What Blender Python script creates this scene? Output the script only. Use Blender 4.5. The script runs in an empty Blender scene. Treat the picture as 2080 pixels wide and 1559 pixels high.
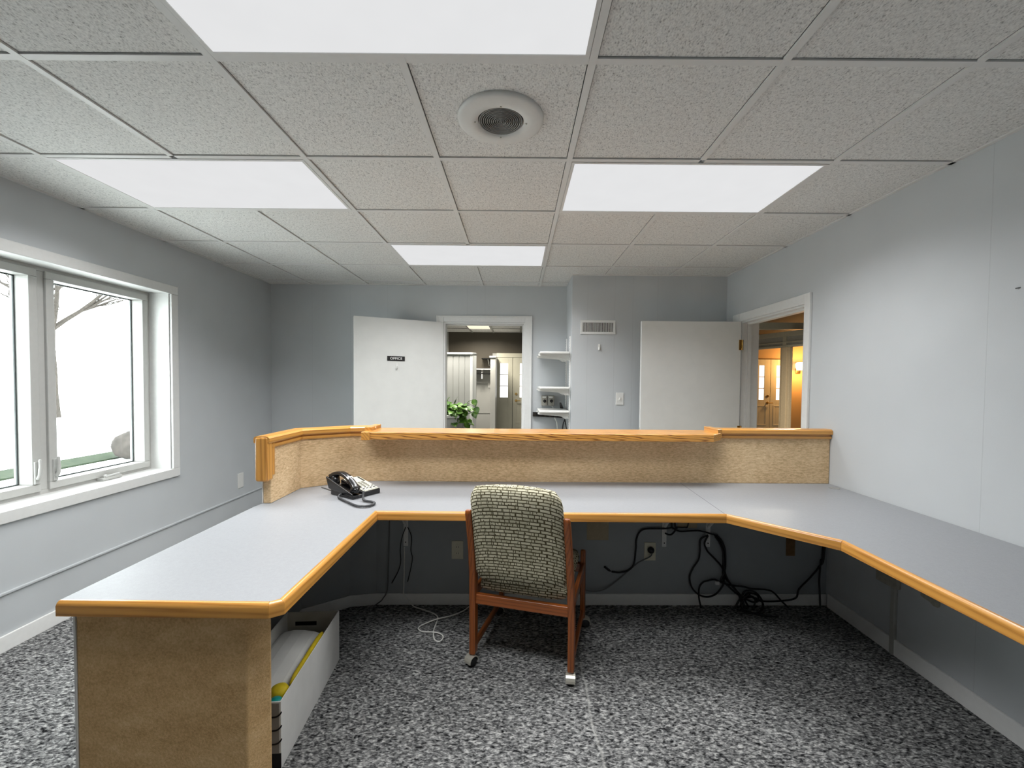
import bpy, bmesh, math, random
from mathutils import Vector, Matrix
random.seed(7)
PI = math.pi
scene = bpy.context.scene
COL = scene.collection

# ------------------------------------------------------------------ materials
class NT:
    def __init__(s, name):
        s.m = bpy.data.materials.new(name); s.m.use_nodes = True
        s.t = s.m.node_tree; s.n = s.t.nodes; s.n.clear()
        s.out = s.n.new('ShaderNodeOutputMaterial')
        s.b = s.n.new('ShaderNodeBsdfPrincipled'); s.link(s.b.outputs[0], s.out.inputs[0])
    def link(s, a, b): s.t.links.new(a, b)
    def node(s, kind, **kw):
        n = s.n.new(kind)
        for k, v in kw.items():
            if k.startswith('i_'): n.inputs[k[2:].replace('_', ' ')].default_value = v
            else: setattr(n, k, v)
        return n
    def coord(s, scale=(1, 1, 1), rot=(0, 0, 0), loc=(0, 0, 0)):
        c = s.node('ShaderNodeTexCoord'); m = s.node('ShaderNodeMapping')
        m.inputs['Scale'].default_value = scale; m.inputs['Rotation'].default_value = rot; m.inputs['Location'].default_value = loc
        s.link(c.outputs['Object'], m.inputs[0]); return m.outputs[0]
    def noise(s, vec, scale, detail=3, rough=.55, dist=0):
        n = s.node('ShaderNodeTexNoise'); s.link(vec, n.inputs['Vector'])
        n.inputs['Scale'].default_value = scale; n.inputs['Detail'].default_value = detail
        n.inputs['Roughness'].default_value = rough; n.inputs['Distortion'].default_value = dist
        return n.outputs['Fac']
    def ramp(s, fac, stops):
        r = s.node('ShaderNodeValToRGB'); s.link(fac, r.inputs[0])
        e = r.color_ramp.elements
        while len(e) < len(stops): e.new(.5)
        for i, (p, c) in enumerate(stops):
            e[i].position = p; e[i].color = (*c, 1) if len(c) == 3 else c
        return r.outputs[0]
    def math(s, op, a, b=None, clamp=False):
        n = s.node('ShaderNodeMath', operation=op, use_clamp=clamp)
        for i, v in enumerate((a, b)):
            if v is None: continue
            if isinstance(v, (int, float)): n.inputs[i].default_value = v
            else: s.link(v, n.inputs[i])
        return n.outputs[0]
    def mix(s, fac, a, b, mode='MIX'):
        n = s.node('ShaderNodeMix', data_type='RGBA', blend_type=mode)
        for k, v in ((0, fac), (6, a), (7, b)):
            if isinstance(v, (int, float)): n.inputs[k].default_value = v
            elif isinstance(v, tuple): n.inputs[k].default_value = (*v, 1)
            else: s.link(v, n.inputs[k])
        return n.outputs[2]
    def bump(s, h, strength=.2, dist=.01):
        n = s.node('ShaderNodeBump'); s.link(h, n.inputs['Height'])
        n.inputs['Strength'].default_value = strength; n.inputs['Distance'].default_value = dist
        s.link(n.outputs[0], s.b.inputs['Normal']); return n
    def base(s, c):
        if isinstance(c, tuple): s.b.inputs['Base Color'].default_value = (*c, 1)
        else: s.link(c, s.b.inputs['Base Color'])
    def set(s, rough=.5, spec=.5, metal=0, coat=0):
        s.b.inputs['Roughness'].default_value = rough; s.b.inputs['Specular IOR Level'].default_value = spec
        s.b.inputs['Metallic'].default_value = metal; s.b.inputs['Coat Weight'].default_value = coat

M = {}
def plain(name, c, rough=.5, spec=.5, metal=0, coat=0, var=.06, vs=40, bump=.0):
    t = NT(name); v = t.coord(); f = t.noise(v, vs, 4)
    lo = tuple(x * (1 - var) for x in c); hi = tuple(min(1, x * (1 + var)) for x in c)
    t.base(t.ramp(f, [(.3, lo), (.7, hi)])); t.set(rough, spec, metal, coat)
    if bump: t.bump(f, bump, .004)
    M[name] = t.m; return t.m

def paint(name, c, axis=None, grooves=(), rough=.55):
    t = NT(name); v = t.coord(); f = t.noise(v, 260, 3); g = t.noise(v, 2.2, 2)
    col = t.ramp(g, [(.3, tuple(x * .97 for x in c)), (.7, tuple(min(1, x * 1.03) for x in c))])
    h = t.math('MULTIPLY', f, .25)
    if axis is not None:
        sep = t.node('ShaderNodeSeparateXYZ'); tc = t.node('ShaderNodeTexCoord'); t.link(tc.outputs['Object'], sep.inputs[0])
        u = sep.outputs[axis]; acc = None
        for gx in grooves:
            d = t.math('ABSOLUTE', t.math('SUBTRACT', u, gx))
            k = t.math('SUBTRACT', 1.0, t.math('DIVIDE', d, .003), clamp=True)
            acc = k if acc is None else t.math('MAXIMUM', acc, k)
        h = t.math('SUBTRACT', h, t.math('MULTIPLY', acc, 1.0))
        col = t.mix(t.math('MULTIPLY', acc, .18), col, tuple(x * .55 for x in c))  # groove shade painted into the colour, on top of the bump
    t.base(col); t.set(rough, .3); t.bump(h, .22, .003)
    M[name] = t.m; return t.m

def oak(name, c1=(.66, .315, .07), c2=(.30, .105, .014), stretch=20.0, along=1.1, dist=6.0, rough=.3, stops=(.22, .44, .80)):
    """Wood whose grain follows the 'grain' attribute: x along the board, y and z across it, in metres."""
    t = NT(name); at = t.node('ShaderNodeAttribute', attribute_name='grain')
    def gm(sx, syz):
        m = t.node('ShaderNodeMapping'); m.inputs['Scale'].default_value = (sx, syz, syz); t.link(at.outputs['Vector'], m.inputs[0]); return m.outputs[0]
    w = t.node('ShaderNodeTexWave', wave_type='BANDS', bands_direction='DIAGONAL')
    t.link(gm(along * .35, stretch), w.inputs['Vector']); w.inputs['Scale'].default_value = 1.3; w.inputs['Distortion'].default_value = dist
    w.inputs['Detail'].default_value = 2.5; w.inputs['Detail Scale'].default_value = 1.0
    p = t.noise(gm(9, 260), 1, 2); q = t.noise(gm(1.2, 9), 1, 2)
    f = t.math('ADD', t.math('ADD', t.math('MULTIPLY', w.outputs['Fac'], .5), t.math('MULTIPLY', p, .4)), t.math('MULTIPLY', q, .25))
    mid = tuple((a * .72 + b * .28) for a, b in zip(c1, c2))
    t.base(t.ramp(f, [(stops[0], c2), (stops[1], mid), (stops[2], c1)])); t.set(rough, .5, 0, .35); t.b.inputs['Coat Roughness'].default_value = .14
    t.bump(p, .05, .001)
    M[name] = t.m; return t.m

def emit(name, c, s):
    t = NT(name); e = t.node('ShaderNodeEmission'); e.inputs[0].default_value = (*c, 1)
    v = t.coord(); f = t.noise(v, 6, 2)
    st = t.math('ADD', s * .97, t.math('MULTIPLY', f, s * .06)); t.link(st, e.inputs[1])
    t.link(e.outputs[0], t.out.inputs[0]); M[name] = t.m; return t.m

def glass(name, tint=(.97, .99, .98)):
    t = NT(name); tr = t.node('ShaderNodeBsdfTransparent'); tr.inputs[0].default_value = (*tint, 1)
    gl = t.node('ShaderNodeBsdfGlossy'); gl.inputs['Roughness'].default_value = .02
    lw = t.node('ShaderNodeLayerWeight'); fr = t.math('ADD', .04, t.math('MULTIPLY', t.math('POWER', lw.outputs['Facing'], 5), .9))
    mx = t.node('ShaderNodeMixShader'); t.link(fr, mx.inputs[0]); t.link(tr.outputs[0], mx.inputs[1]); t.link(gl.outputs[0], mx.inputs[2])
    t.link(mx.outputs[0], t.out.inputs[0]); M[name] = t.m; return t.m

WALL = (.56, .585, .60)
paint('wall_paint', WALL)
paint('paint_back', WALL, 0, (-2.2, -1.79, -1.39, -.54, -.351))
paint('paint_chase', WALL, 0, (.67, .929, 1.103, 1.34, 1.75))
paint('paint_right', WALL, 1, (-.6, .2, .62, 1.43, 1.837))
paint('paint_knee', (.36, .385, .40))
paint('foyer_grey', (.43, .435, .42))
paint('foyer_brown', (.10, .088, .07))
paint('hall_tan', (.52, .36, .19))
plain('white_trim', (.76, .765, .75), .35, .5, var=.02)
plain('base_white', (.88, .88, .86), .35, .5, var=.02)
plain('vinyl_white', (.50, .50, .48), .4, .5, var=.02)
plain('door_white', (.72, .725, .70), .38, .5, var=.025, vs=8)
plain('cream_door', (.72, .70, .58), .4, .5, var=.03, vs=8)
plain('white_plastic', (.78, .78, .75), .3, .5, var=.02)
plain('ivory_plastic', (.72, .69, .54), .35, .5, var=.03)
plain('grey_box', (.35, .34, .30), .45, .5, var=.04)
plain('black_plastic', (.012, .012, .013), .25, .5, var=.2)
plain('phone_black', (.014, .014, .015), .22, .5, var=.2)
plain('cord_grey', (.06, .063, .066), .4, .5, var=.15)
plain('cable_black', (.008, .008, .009), .4, .4, var=.2)
plain('cable_white', (.85, .85, .80), .4, .5, var=.05)
plain('cable_wallgrey', (.16, .165, .165), .5, .4, var=.05)
plain('phone_cream', (.72, .72, .60), .35, .5, var=.03)
plain('key_white', (.80, .80, .74), .35, .5, var=.03)
plain('metal_white', (.80, .80, .78), .35, .5, var=.03)
plain('grid_white', (.74, .74, .72), .45, .4, var=.02)
plain('bright_metal', (.62, .60, .52), .35, .5, .55, var=.05)
plain('brass', (.80, .56, .22), .25, .5, 1.0, var=.05)
plain('rubber_black', (.015, .015, .015), .5, .4, var=.2)
plain('dark_gap', (.012, .012, .012), .8, .2, var=.2)
plain('speaker_white', (.74, .74, .71), .45, .4, var=.02)
plain('speaker_grey', (.30, .30, .285), .5, .4, var=.03)
plain('box_white', (.88, .88, .85), .55, .4, var=.03, vs=14)
plain('box_inner', (.56, .54, .48), .7, .3, var=.06, vs=14)
plain('paper_white', (.90, .90, .87), .7, .3, var=.04, vs=10, bump=.2)
plain('yellow_cloth', (.74, .56, .02), .6, .3, var=.1, vs=30)
plain('teal_plastic', (.01, .33, .30), .3, .5, var=.08)
plain('printed_grey', (.36, .34, .31), .6, .3, var=.06)
plain('ink_black', (.01, .009, .009), .5, .4, var=.1)
plain('letter_white', (.80, .80, .78), .4, .4, var=.02)
plain('manila', (.46, .39, .27), .7, .2, var=.06)
plain('tan_wood', (.22, .12, .05), .6, .3, var=.15)
plain('spackle', (.40, .375, .32), .8, .2, var=.12, vs=60)
plain('raceway', (.42, .42, .39), .5, .4, var=.04)
plain('gasket', (.06, .07, .07), .5, .4, var=.1)
plain('soil', (.06, .04, .025), .9, .1, var=.3)
plain('stem_green', (.12, .22, .05), .5, .4, var=.15)
plain('snow_ground', (.82, .82, .81), .9, .1, var=.03, vs=2)
plain('bark', (.055, .048, .042), .9, .1, var=.3, vs=12)
plain('rock', (.055, .047, .042), .9, .2, var=.35, vs=9, bump=.5)
plain('bluish_dark', (.035, .043, .06), .5, .4, var=.2, vs=3)
plain('tan_trim', (.62, .50, .34), .5, .4, var=.05)
plain('beam_paint', (.48, .46, .38), .5, .3, var=.04)
plain('panel_paint', (.36, .36, .34), .5, .3, var=.06)
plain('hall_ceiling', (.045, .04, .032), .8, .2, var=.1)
plain('dark_floor', (.03, .02, .02), .6, .3, var=.2)
emit('troffer_glow', (.985, .99, 1.0), .79)
emit('foyer_glow', (1.0, .93, .70), 1.1)
emit('sconce_glow', (1.0, .86, .55), 5.0)
glass('pane_glass')
oak('oak', (.70, .34, .075), (.40, .16, .028)); oak('oak_shelf', (.70, .335, .075), (.19, .058, .009), 34, 7.0, 9.0, stops=(.30, .44, .60))
oak('cherry', (.34, .092, .016), (.15, .036, .007), 26, .8, 3.5)

def m_leaf():
    t = NT('leaf_green'); v = t.coord(); f = t.noise(v, 16, 3); g = t.noise(v, 70, 2)
    c = t.ramp(f, [(.30, (.03, .09, .008)), (.55, (.09, .22, .02)), (.78, (.34, .48, .12))])
    t.base(t.mix(t.math('MULTIPLY', g, .3), c, (.05, .16, .02))); t.set(.35, .5); M['leaf'] = t.m
m_leaf()
def m_grass():
    t = NT('dormant_grass'); v = t.coord(); f = t.noise(v, 8, 5)
    t.base(t.ramp(f, [(.3, (.016, .026, .014)), (.55, (.028, .040, .022)), (.75, (.06, .066, .045))])); t.set(.9, .1); M['grass'] = t.m
m_grass()
def m_carpet():
    t = NT('loop_carpet')
    v1 = t.coord((46, 92, 60), (0, 0, .62)); v2 = t.coord((52, 100, 60), (0, 0, -.78))
    a = t.noise(v1, 1, 2, .5, .8); b = t.noise(v2, 1, 2, .5, .8)
    f = t.math('MULTIPLY', t.math('ADD', a, b), .5)
    big = t.noise(t.coord((9, 16, 9), (0, 0, .5)), 1, 3)
    f2 = t.math('ADD', f, t.math('MULTIPLY', t.math('SUBTRACT', big, .5), .14))
    col = t.ramp(f2, [(.36, (.010, .010, .011)), (.46, (.11, .112, .113)), (.54, (.25, .252, .248)), (.65, (.54, .54, .525))])
    sep = t.node('ShaderNodeSeparateXYZ'); tc = t.node('ShaderNodeTexCoord'); t.link(tc.outputs['Object'], sep.inputs[0])
    wob = t.math('MULTIPLY', t.math('SUBTRACT', t.noise(t.coord(), 5, 2), .5), .05)
    d = t.math('ABSOLUTE', t.math('SUBTRACT', t.math('ADD', sep.outputs[0], wob), .329))
    k = t.math('SUBTRACT', 1.0, t.math('DIVIDE', d, .008), clamp=True)
    yk = t.math('LESS_THAN', sep.outputs[1], 2.14)
    k = t.math('MULTIPLY', t.math('MULTIPLY', k, yk), t.math('MULTIPLY', big, .9))
    t.base(t.mix(k, col, (.55, .55, .52))); t.set(.95, .1); t.bump(f, .9, .012); M['carpet'] = t.m
m_carpet()
def m_tile():
    t = NT('ceiling_tile'); v = t.coord((1, .62, 1))
    f = t.noise(v, 190, 3, .6); g = t.noise(v, 70, 3, .6)
    h = t.math('ADD', f, t.math('MULTIPLY', g, .5))
    pits = t.ramp(h, [(.52, (.36, .36, .345)), (.64, (.66, .66, .64)), (.76, (.78, .78, .755)), (1.0, (.90, .90, .87))])
    t.base(pits); t.set(.95, .1); t.bump(h, .5, .006); M['tile'] = t.m
m_tile()
def m_laminate():
    t = NT('grey_laminate'); v = t.coord(); f = t.noise(v, 420, 3, .7); g = t.noise(v, 90, 2)
    t.base(t.ramp(t.math('ADD', t.math('MULTIPLY', f, .7), t.math('MULTIPLY', g, .3)), [(.3, (.275, .285, .30)), (.7, (.335, .345, .36))]))
    t.set(.42, .24); M['laminate'] = t.m
m_laminate()
def m_fabric():
    t = NT('beige_fabric'); f = t.noise(t.coord((45, 45, 150)), 1, 4, .65, .4); g = t.noise(t.coord(), 5, 3); s = t.noise(t.coord((190, 190, 190)), 1, 2)
    k = t.math('ADD', t.math('MULTIPLY', f, .75), t.math('MULTIPLY', g, .25))
    c = t.ramp(k, [(.33, (.50, .335, .175)), (.52, (.74, .535, .315)), (.70, (.88, .70, .46))])
    t.base(c); t.set(.95, .1); t.bump(t.math('ADD', f, s), .25, .004); M['fabric'] = t.m
    t = NT('beige_carpet_panel'); f = t.noise(t.coord(), 170, 3, .6); g = t.noise(t.coord((1, 1, 2)), 9, 4)
    c = t.ramp(t.math('ADD', t.math('MULTIPLY', f, .55), t.math('MULTIPLY', g, .45)), [(.33, (.50, .31, .135)), (.52, (.68, .45, .22)), (.70, (.80, .57, .31))])
    t.base(c); t.set(.95, .1); t.bump(f, .3, .004); M['fabric_pile'] = t.m
m_fabric()
def m_upholstery():
    t = NT('brick_weave_upholstery')
    tc = t.node('ShaderNodeTexCoord'); sep = t.node('ShaderNodeSeparateXYZ'); t.link(tc.outputs['Object'], sep.inputs[0])
    cx = t.node('ShaderNodeCombineXYZ')
    n1 = t.noise(t.coord((3, 3, 1)), 14, 2); wob = t.math('MULTIPLY', t.math('SUBTRACT', n1, .5), .014)
    vz = t.math('ADD', t.math('ADD', sep.outputs[2], t.math('MULTIPLY', sep.outputs[1], .85)), t.math('MULTIPLY', wob, .25))
    t.link(t.math('ADD', sep.outputs[0], wob), cx.inputs[0]); t.link(vz, cx.inputs[1])
    def brick(wd, off, sq, sqf, wob_x):
        br = t.node('ShaderNodeTexBrick', offset=off, offset_frequency=2, squash=sq, squash_frequency=sqf)
        m = t.node('ShaderNodeMapping'); m.inputs['Location'].default_value = (wob_x, 0, 0); t.link(cx.outputs[0], m.inputs[0]); t.link(m.outputs[0], br.inputs['Vector'])
        br.inputs['Scale'].default_value = 1; br.inputs['Mortar Size'].default_value = .0021; br.inputs['Mortar Smooth'].default_value = .2
        br.inputs['Brick Width'].default_value = wd; br.inputs['Row Height'].default_value = .0124; br.inputs['Bias'].default_value = 0
        br.inputs['Color1'].default_value = (.80, .76, .58, 1); br.inputs['Color2'].default_value = (.58, .55, .40, 1); br.inputs['Mortar'].default_value = (.085, .072, .038, 1)
        return br
    b1 = brick(.047, .37, .6, 3, 0); b2 = brick(.031, .5, 1.7, 2, .011)
    gate = t.math('GREATER_THAN', t.noise(t.coord((30, 30, 80)), 1, 1), .47)
    fac2 = t.math('MULTIPLY', b2.outputs['Fac'], gate)
    fac = t.math('MAXIMUM', b1.outputs['Fac'], fac2)
    bc = t.mix(fac2, b1.outputs['Color'], (.085, .072, .038))
    s = t.noise(t.coord(), 300, 2)
    t.base(t.mix(t.math('MULTIPLY', s, .2), bc, (.25, .22, .13))); t.set(.9, .15)
    t.bump(t.math('SUBTRACT', 1.0, fac), .5, .003); M['upholstery'] = t.m
m_upholstery()

# ------------------------------------------------------------------ geometry
class MB:
    def __init__(s): s.bm = bmesh.new()
    def box(s, x0, x1, y0, y1, z0, z1):
        v = [s.bm.verts.new((x, y, z)) for z in (z0, z1) for y in (y0, y1) for x in (x0, x1)]
        for f in ((0, 2, 3, 1), (4, 5, 7, 6), (0, 1, 5, 4), (2, 6, 7, 3), (0, 4, 6, 2), (1, 3, 7, 5)):
            s.bm.faces.new([v[i] for i in f])
        return s
    def prism(s, poly, z0, z1):
        b = [s.bm.verts.new((x, y, z0)) for x, y in poly]; t = [s.bm.verts.new((x, y, z1)) for x, y in poly]
        n = len(poly); s.bm.faces.new(b[::-1]); s.bm.faces.new(t)
        for i in range(n): s.bm.faces.new((b[i], b[(i + 1) % n], t[(i + 1) % n], t[i]))
        return s
    def hexa(s, pts):     # 8 points: lower ring of four, upper ring of four
        v = [s.bm.verts.new(p) for p in pts]
        for f in ((3, 2, 1, 0), (4, 5, 6, 7), (0, 1, 5, 4), (1, 2, 6, 5), (2, 3, 7, 6), (3, 0, 4, 7)): s.bm.faces.new([v[i] for i in f])
        return s
    def loft(s, rings, closed=False):
        R = [[s.bm.verts.new(p) for p in r] for r in rings]; n = len(R[0])
        for a, b in zip(R, R[1:] + ([R[0]] if closed else [])):
            for i in range(n): s.bm.faces.new((a[i], a[(i + 1) % n], b[(i + 1) % n], b[i]))
        if not closed: s.bm.faces.new(R[0][::-1]); s.bm.faces.new(R[-1])
        return s
    def tube(s, pts, r, seg=8):
        pts = [Vector(p) for p in pts]; rings = []; up = None
        for i, p in enumerate(pts):
            d = (pts[min(i + 1, len(pts) - 1)] - pts[max(i - 1, 0)]).normalized()
            if up is None: up = Vector((0, 0, 1)) if abs(d.z) < .9 else Vector((1, 0, 0))
            a = d.cross(up)
            if a.length < 1e-4: a = d.orthogonal()
            a.normalize(); b = a.cross(d).normalized(); up = b
            rr = r[i] if isinstance(r, (list, tuple)) else r
            rings.append([p + a * rr * math.cos(2 * PI * k / seg) + b * rr * math.sin(2 * PI * k / seg) for k in range(seg)])
        return s.loft(rings)
    def lathe(s, prof, c=(0, 0, 0), axis='z', seg=32, sx=1.0):
        rings = []
        for r, h in prof:
            ring = []
            for k in range(seg):
                a = 2 * PI * k / seg; u, w = r * math.cos(a) * sx, r * math.sin(a)
                p = {'z': (u, w, h), 'y': (u, h, w), 'x': (h, u, w)}[axis]
                ring.append((c[0] + p[0], c[1] + p[1], c[2] + p[2]))
            rings.append(ring)
        return s.loft(rings)
    def build(s, name, mat, parent=None, loc=None, rotz=0, smooth=False, bevel=0, bseg=2, ang=35, grain=None):
        bmesh.ops.recalc_face_normals(s.bm, faces=s.bm.faces)
        me = bpy.data.meshes.new(name); s.bm.to_mesh(me); s.bm.free()
        me.materials.append(M[mat]); o = bpy.data.objects.new(name, me); COL.objects.link(o)
        if grain is not None:
            at = me.attributes.new('grain', 'FLOAT_VECTOR', 'POINT')
            for i, v in enumerate(me.vertices): at.data[i].vector = grain_at(v.co, grain)
        if parent: o.parent = parent
        if loc: o.location = loc
        o.rotation_euler.z = rotz
        if smooth:
            for p in me.polygons: p.use_smooth = True
        if bevel:
            b = o.modifiers.new('bevel', 'BEVEL'); b.width = bevel; b.segments = bseg; b.limit_method = 'ANGLE'; b.angle_limit = math.radians(ang)
            if smooth is False:
                for p in me.polygons: p.use_smooth = True
                w = o.modifiers.new('wn', 'WEIGHTED_NORMAL'); w.keep_sharp = True
        return o

def grain_at(co, g):
    if g == 0: return co.copy()
    if g == 1: return Vector((co.y, co.x, co.z))
    if g == 2: return Vector((co.z, co.x, co.y))
    best = None; acc = 0; P = Vector((co.x, co.y))
    for a, b in zip(g, g[1:]):
        a, b = Vector(a), Vector(b); d = b - a; L = d.length; d /= L; t = (P - a).dot(d)
        tc = min(max(t, 0), L); ds = (P - a - d * tc).length; sd = (P - a).dot(Vector((-d.y, d.x)))
        if best is None or ds < best[0] - 1e-6: best = (ds, acc + t, sd)
        acc += L
    return Vector((best[1], best[2], co.z))

def smooth_path(pts, n=6, closed=False):
    P = [Vector(p) for p in pts]; out = []
    for i in range(len(P) - 1):
        p0, p1, p2, p3 = P[max(i - 1, 0)], P[i], P[i + 1], P[min(i + 2, len(P) - 1)]
        for k in range(n):
            t = k / n
            out.append(.5 * ((2 * p1) + (p2 - p0) * t + (2 * p0 - 5 * p1 + 4 * p2 - p3) * t * t + (3 * p1 - p0 - 3 * p2 + p3) * t ** 3))
    out.append(P[-1]); return out

def tag(o, label, cat, group=None, kind=None):
    o['label'] = label; o['category'] = cat
    if group: o['group'] = group
    if kind: o['kind'] = kind
    return o
def thing(name, label, cat, loc=(0, 0, 0), rotz=0, group=None):
    o = bpy.data.objects.new(name, None); COL.objects.link(o); o.location = loc; o.rotation_euler.z = rotz
    o.empty_display_size = .05
    return tag(o, label, cat, group)
def struct(o, label=None, cat=None):
    o['kind'] = 'structure'
    if label: o['label'] = label
    if cat: o['category'] = cat
    return o
def sroot(name, label, cat, loc=(0, 0, 0)):
    o = bpy.data.objects.new(name, None); COL.objects.link(o); o.location = loc; return struct(o, label, cat)
def dup(root, loc, rotz, label, group=None):
    r = root.copy(); COL.objects.link(r); r.location = loc; r.rotation_euler = (0, 0, rotz); r['label'] = label
    if group: r['group'] = group
    for ch in list(root.children):
        c = ch.copy(); COL.objects.link(c); c.parent = r
        for g in list(ch.children):
            d = g.copy(); COL.objects.link(d); d.parent = c
    return r

# ------------------------------------------------------------------ the room
XL, XR, YB, YC, YR, ZC = -2.64, 2.0, 4.61, 4.13, -1.6, 2.44
struct(MB().box(-2.92, 9.2, YR - .1, 10.2, -.12, 0).build('floor', 'carpet'), 'dark grey patterned loop pile carpet floor', 'floor')
# left wall with the window opening
WY0, WY1, WZ0, WZ1 = 1.765, 3.262, .727, 2.067
b = MB(); b.box(-2.92, XL, YR - .1, WY0, 0, ZC); b.box(-2.92, XL, WY1, YB + .12, 0, ZC); b.box(-2.92, XL, WY0, WY1, 0, WZ0); b.box(-2.92, XL, WY0, WY1, WZ1, ZC)
struct(b.build('wall_left', 'wall_paint'), 'grey blue painted left wall around the window', 'wall')
DX0, DX1, DZ = -.787, .079, 2.05
b = MB(); b.box(-2.92, DX0, YB, YB + .12, 0, 2.62); b.box(DX1, 2.3, YB, YB + .12, 0, 2.62); b.box(DX0, DX1, YB, YB + .12, DZ, 2.62)
struct(b.build('wall_back', 'paint_back'), 'grey blue panelled back wall around the office doorway', 'wall')
struct(MB().box(.522, XR, YC, YB, 0, ZC).build('wall_corner', 'paint_chase'), 'boxed out grey blue panelled wall in the far right corner', 'wall')
RY0, RY1, RZ = 2.99, 3.86, 1.972
b = MB(); b.box(XR, 2.15, YR - .1, RY0, 0, 2.62); b.box(XR, 2.15, RY1, YB, 0, 2.62); b.box(XR, 2.15, RY0, RY1, RZ, 2.62)
struct(b.build('wall_right', 'paint_right'), 'grey blue panelled right wall beside the counter', 'wall')
struct(MB().box(XL, XR, YR - .1, YR, 0, ZC).build('wall_rear', 'wall_paint'), 'grey blue wall behind the viewpoint', 'wall')
# ceiling: tiles and grid
cols = [-.987 + .6096 * i for i in range(-2, 5)]
rows = [1.397 + .6096 * j for j in range(-4, 6)]
b = MB(); xe, ye = [XL] + cols + [XR], [YR] + rows + [YB]
for xa, xb in zip(xe, xe[1:]):
    for ya, yb in zip(ye, ye[1:]):
        g = .0155
        b.box(xa + g, xb - g, ya + g, yb - g, ZC + .003, ZC + .02)
ceil = struct(b.build('ceiling', 'tile'), 'suspended ceiling of rough grey white mineral tiles', 'ceiling')
MB().box(XL, XR, YR, YB, ZC + .022, ZC + .06).build('shadow_backing', 'gasket', ceil)  # dark sheet behind made-up tile gaps, draws shadow lines along the bars
b = MB()
TROFFERS = ((0, -1), (-2, 1), (2, 1), (0, 3))
for ci, x in enumerate(cols):
    edges = [YR] + rows + [YB]
    for ya, yb in zip(edges, edges[1:]):
        mid = (ya + yb) / 2
        if any(ci - 2 == ti + 1 and abs(1.397 + .6096 * (tj + .5) - mid) < .1 for ti, tj in TROFFERS): continue
        b.box(x - .0125, x + .0125, ya - (.0125 if ya != YR else 0), yb - (.0125 if yb != YB else 0), ZC - .004, ZC + .004)
for y in rows:
    xs = [XL] + cols + [XR]
    for a, c in zip(xs, xs[1:]): b.box(a + (.0125 if a != XL else 0), c - (.0125 if c != XR else 0), y - .0125, y + .0125, ZC - .003, ZC + .0045)
b.build('grid', 'grid_white', ceil)
b = MB(); b.box(XL, XL + .02, YR, YB, ZC - .003, ZC + .004); b.box(XR - .02, XR, YR, YC, ZC - .003, ZC + .004)
b.box(XL + .02, .522, YB - .02, YB, ZC - .003, ZC + .004); b.box(.522, XR - .02, YC - .02, YC, ZC - .003, ZC + .004)
b.build('wall_angle', 'grid_white', ceil)

def troffer(i, j, label, power):
    x0, x1 = -.987 + .6096 * i, -.987 + .6096 * (i + 2); y0, y1 = 1.397 + .6096 * j, 1.397 + .6096 * (j + 1)
    cx, cy = (x0 + x1) / 2, (y0 + y1) / 2; hx, hy = (x1 - x0) / 2 - .014, (y1 - y0) / 2 - .014
    t = thing('ceiling_light', label, 'ceiling light', (cx, cy, ZC), group='flat fluorescent panels in the office ceiling')
    b = MB(); w = .014
    b.box(-hx, hx, -hy, -hy + w, -.005, .004); b.box(-hx, hx, hy - w, hy, -.005, .004)
    b.box(-hx, -hx + w, -hy + w, hy - w, -.005, .004); b.box(hx - w, hx, -hy + w, hy - w, -.005, .004)
    b.build('frame', 'grid_white', t)
    MB().box(-hx + w, hx - w, -hy + w, hy - w, -.002, .004).build('diffuser', 'troffer_glow', t)
    l = bpy.data.lights.new('lamp', 'AREA'); l.shape = 'RECTANGLE'; l.size = 2 * (hx - w); l.size_y = 2 * (hy - w)
    l.energy = power; l.spread = math.radians(TROFFER_SPREAD); l.color = (.99, .995, 1.0)
    o = bpy.data.objects.new('lamp', l); COL.objects.link(o); o.parent = t; o.location = (0, 0, -.006)
TROFFER_SPREAD = 140
PW = 24
troffer(0, -1, 'nearest ceiling light panel, cut off by the top of the photo', PW)
troffer(-2, 1, 'ceiling light panel nearest the window wall', PW)
troffer(2, 1, 'ceiling light panel nearest the right wall', PW * .84)
troffer(0, 3, 'farthest ceiling light panel, small, above the back doorway', PW * 1.1)

# ceiling speaker
t = thing('ceiling_speaker', 'round white ceiling speaker with a grey ringed grille', 'speaker', (-.073, 1.708, ZC))
MB().lathe([(.088, -.002), (.092, -.012), (.12, -.014), (.155, -.012), (.166, -.006), (.168, .004), (.088, .004)], seg=64).build('baffle', 'speaker_white', t, smooth=True)
b = MB()
for k in range(11):
    r = .086 - k * .0078
    b.lathe([(r, -.0075), (r - .0026, -.011), (r - .0052, -.0075), (r - .0026, -.005)], seg=48)
b.lathe([(.002, -.009), (.0001, -.010)], seg=8)
b.build('grille', 'speaker_grey', t, smooth=True)
MB().lathe([(.0885, -.003), (.0885, .003)], seg=48).build('backing', 'dark_gap', t)
s0 = None
for k in range(4):
    a = PI / 2 * k + .04
    MB().lathe([(.0001, -.0165), (.003, -.016), (.0035, -.012)], (.100 * math.cos(a), .100 * math.sin(a), 0), seg=10).build('screw', 'bright_metal', t, smooth=True)

# baseboards and wire moulding
struct(MB().box(XL, XL + .012, YR, YB, 0, .085).build('baseboard_left', 'base_white', bevel=.003), 'white baseboard along the window wall', 'baseboard')
struct(MB().box(XR - .014, XR, YR, 2.70, 0, .085).build('baseboard_right', 'base_white', bevel=.003), 'white baseboard along the right wall under the desk', 'baseboard')
struct(MB().box(XL, XL + .012, YR, YB, .293, .309).build('trim_1', 'wall_paint', bevel=.004), 'thin grey painted moulding running low along the window wall', 'trim')

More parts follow.
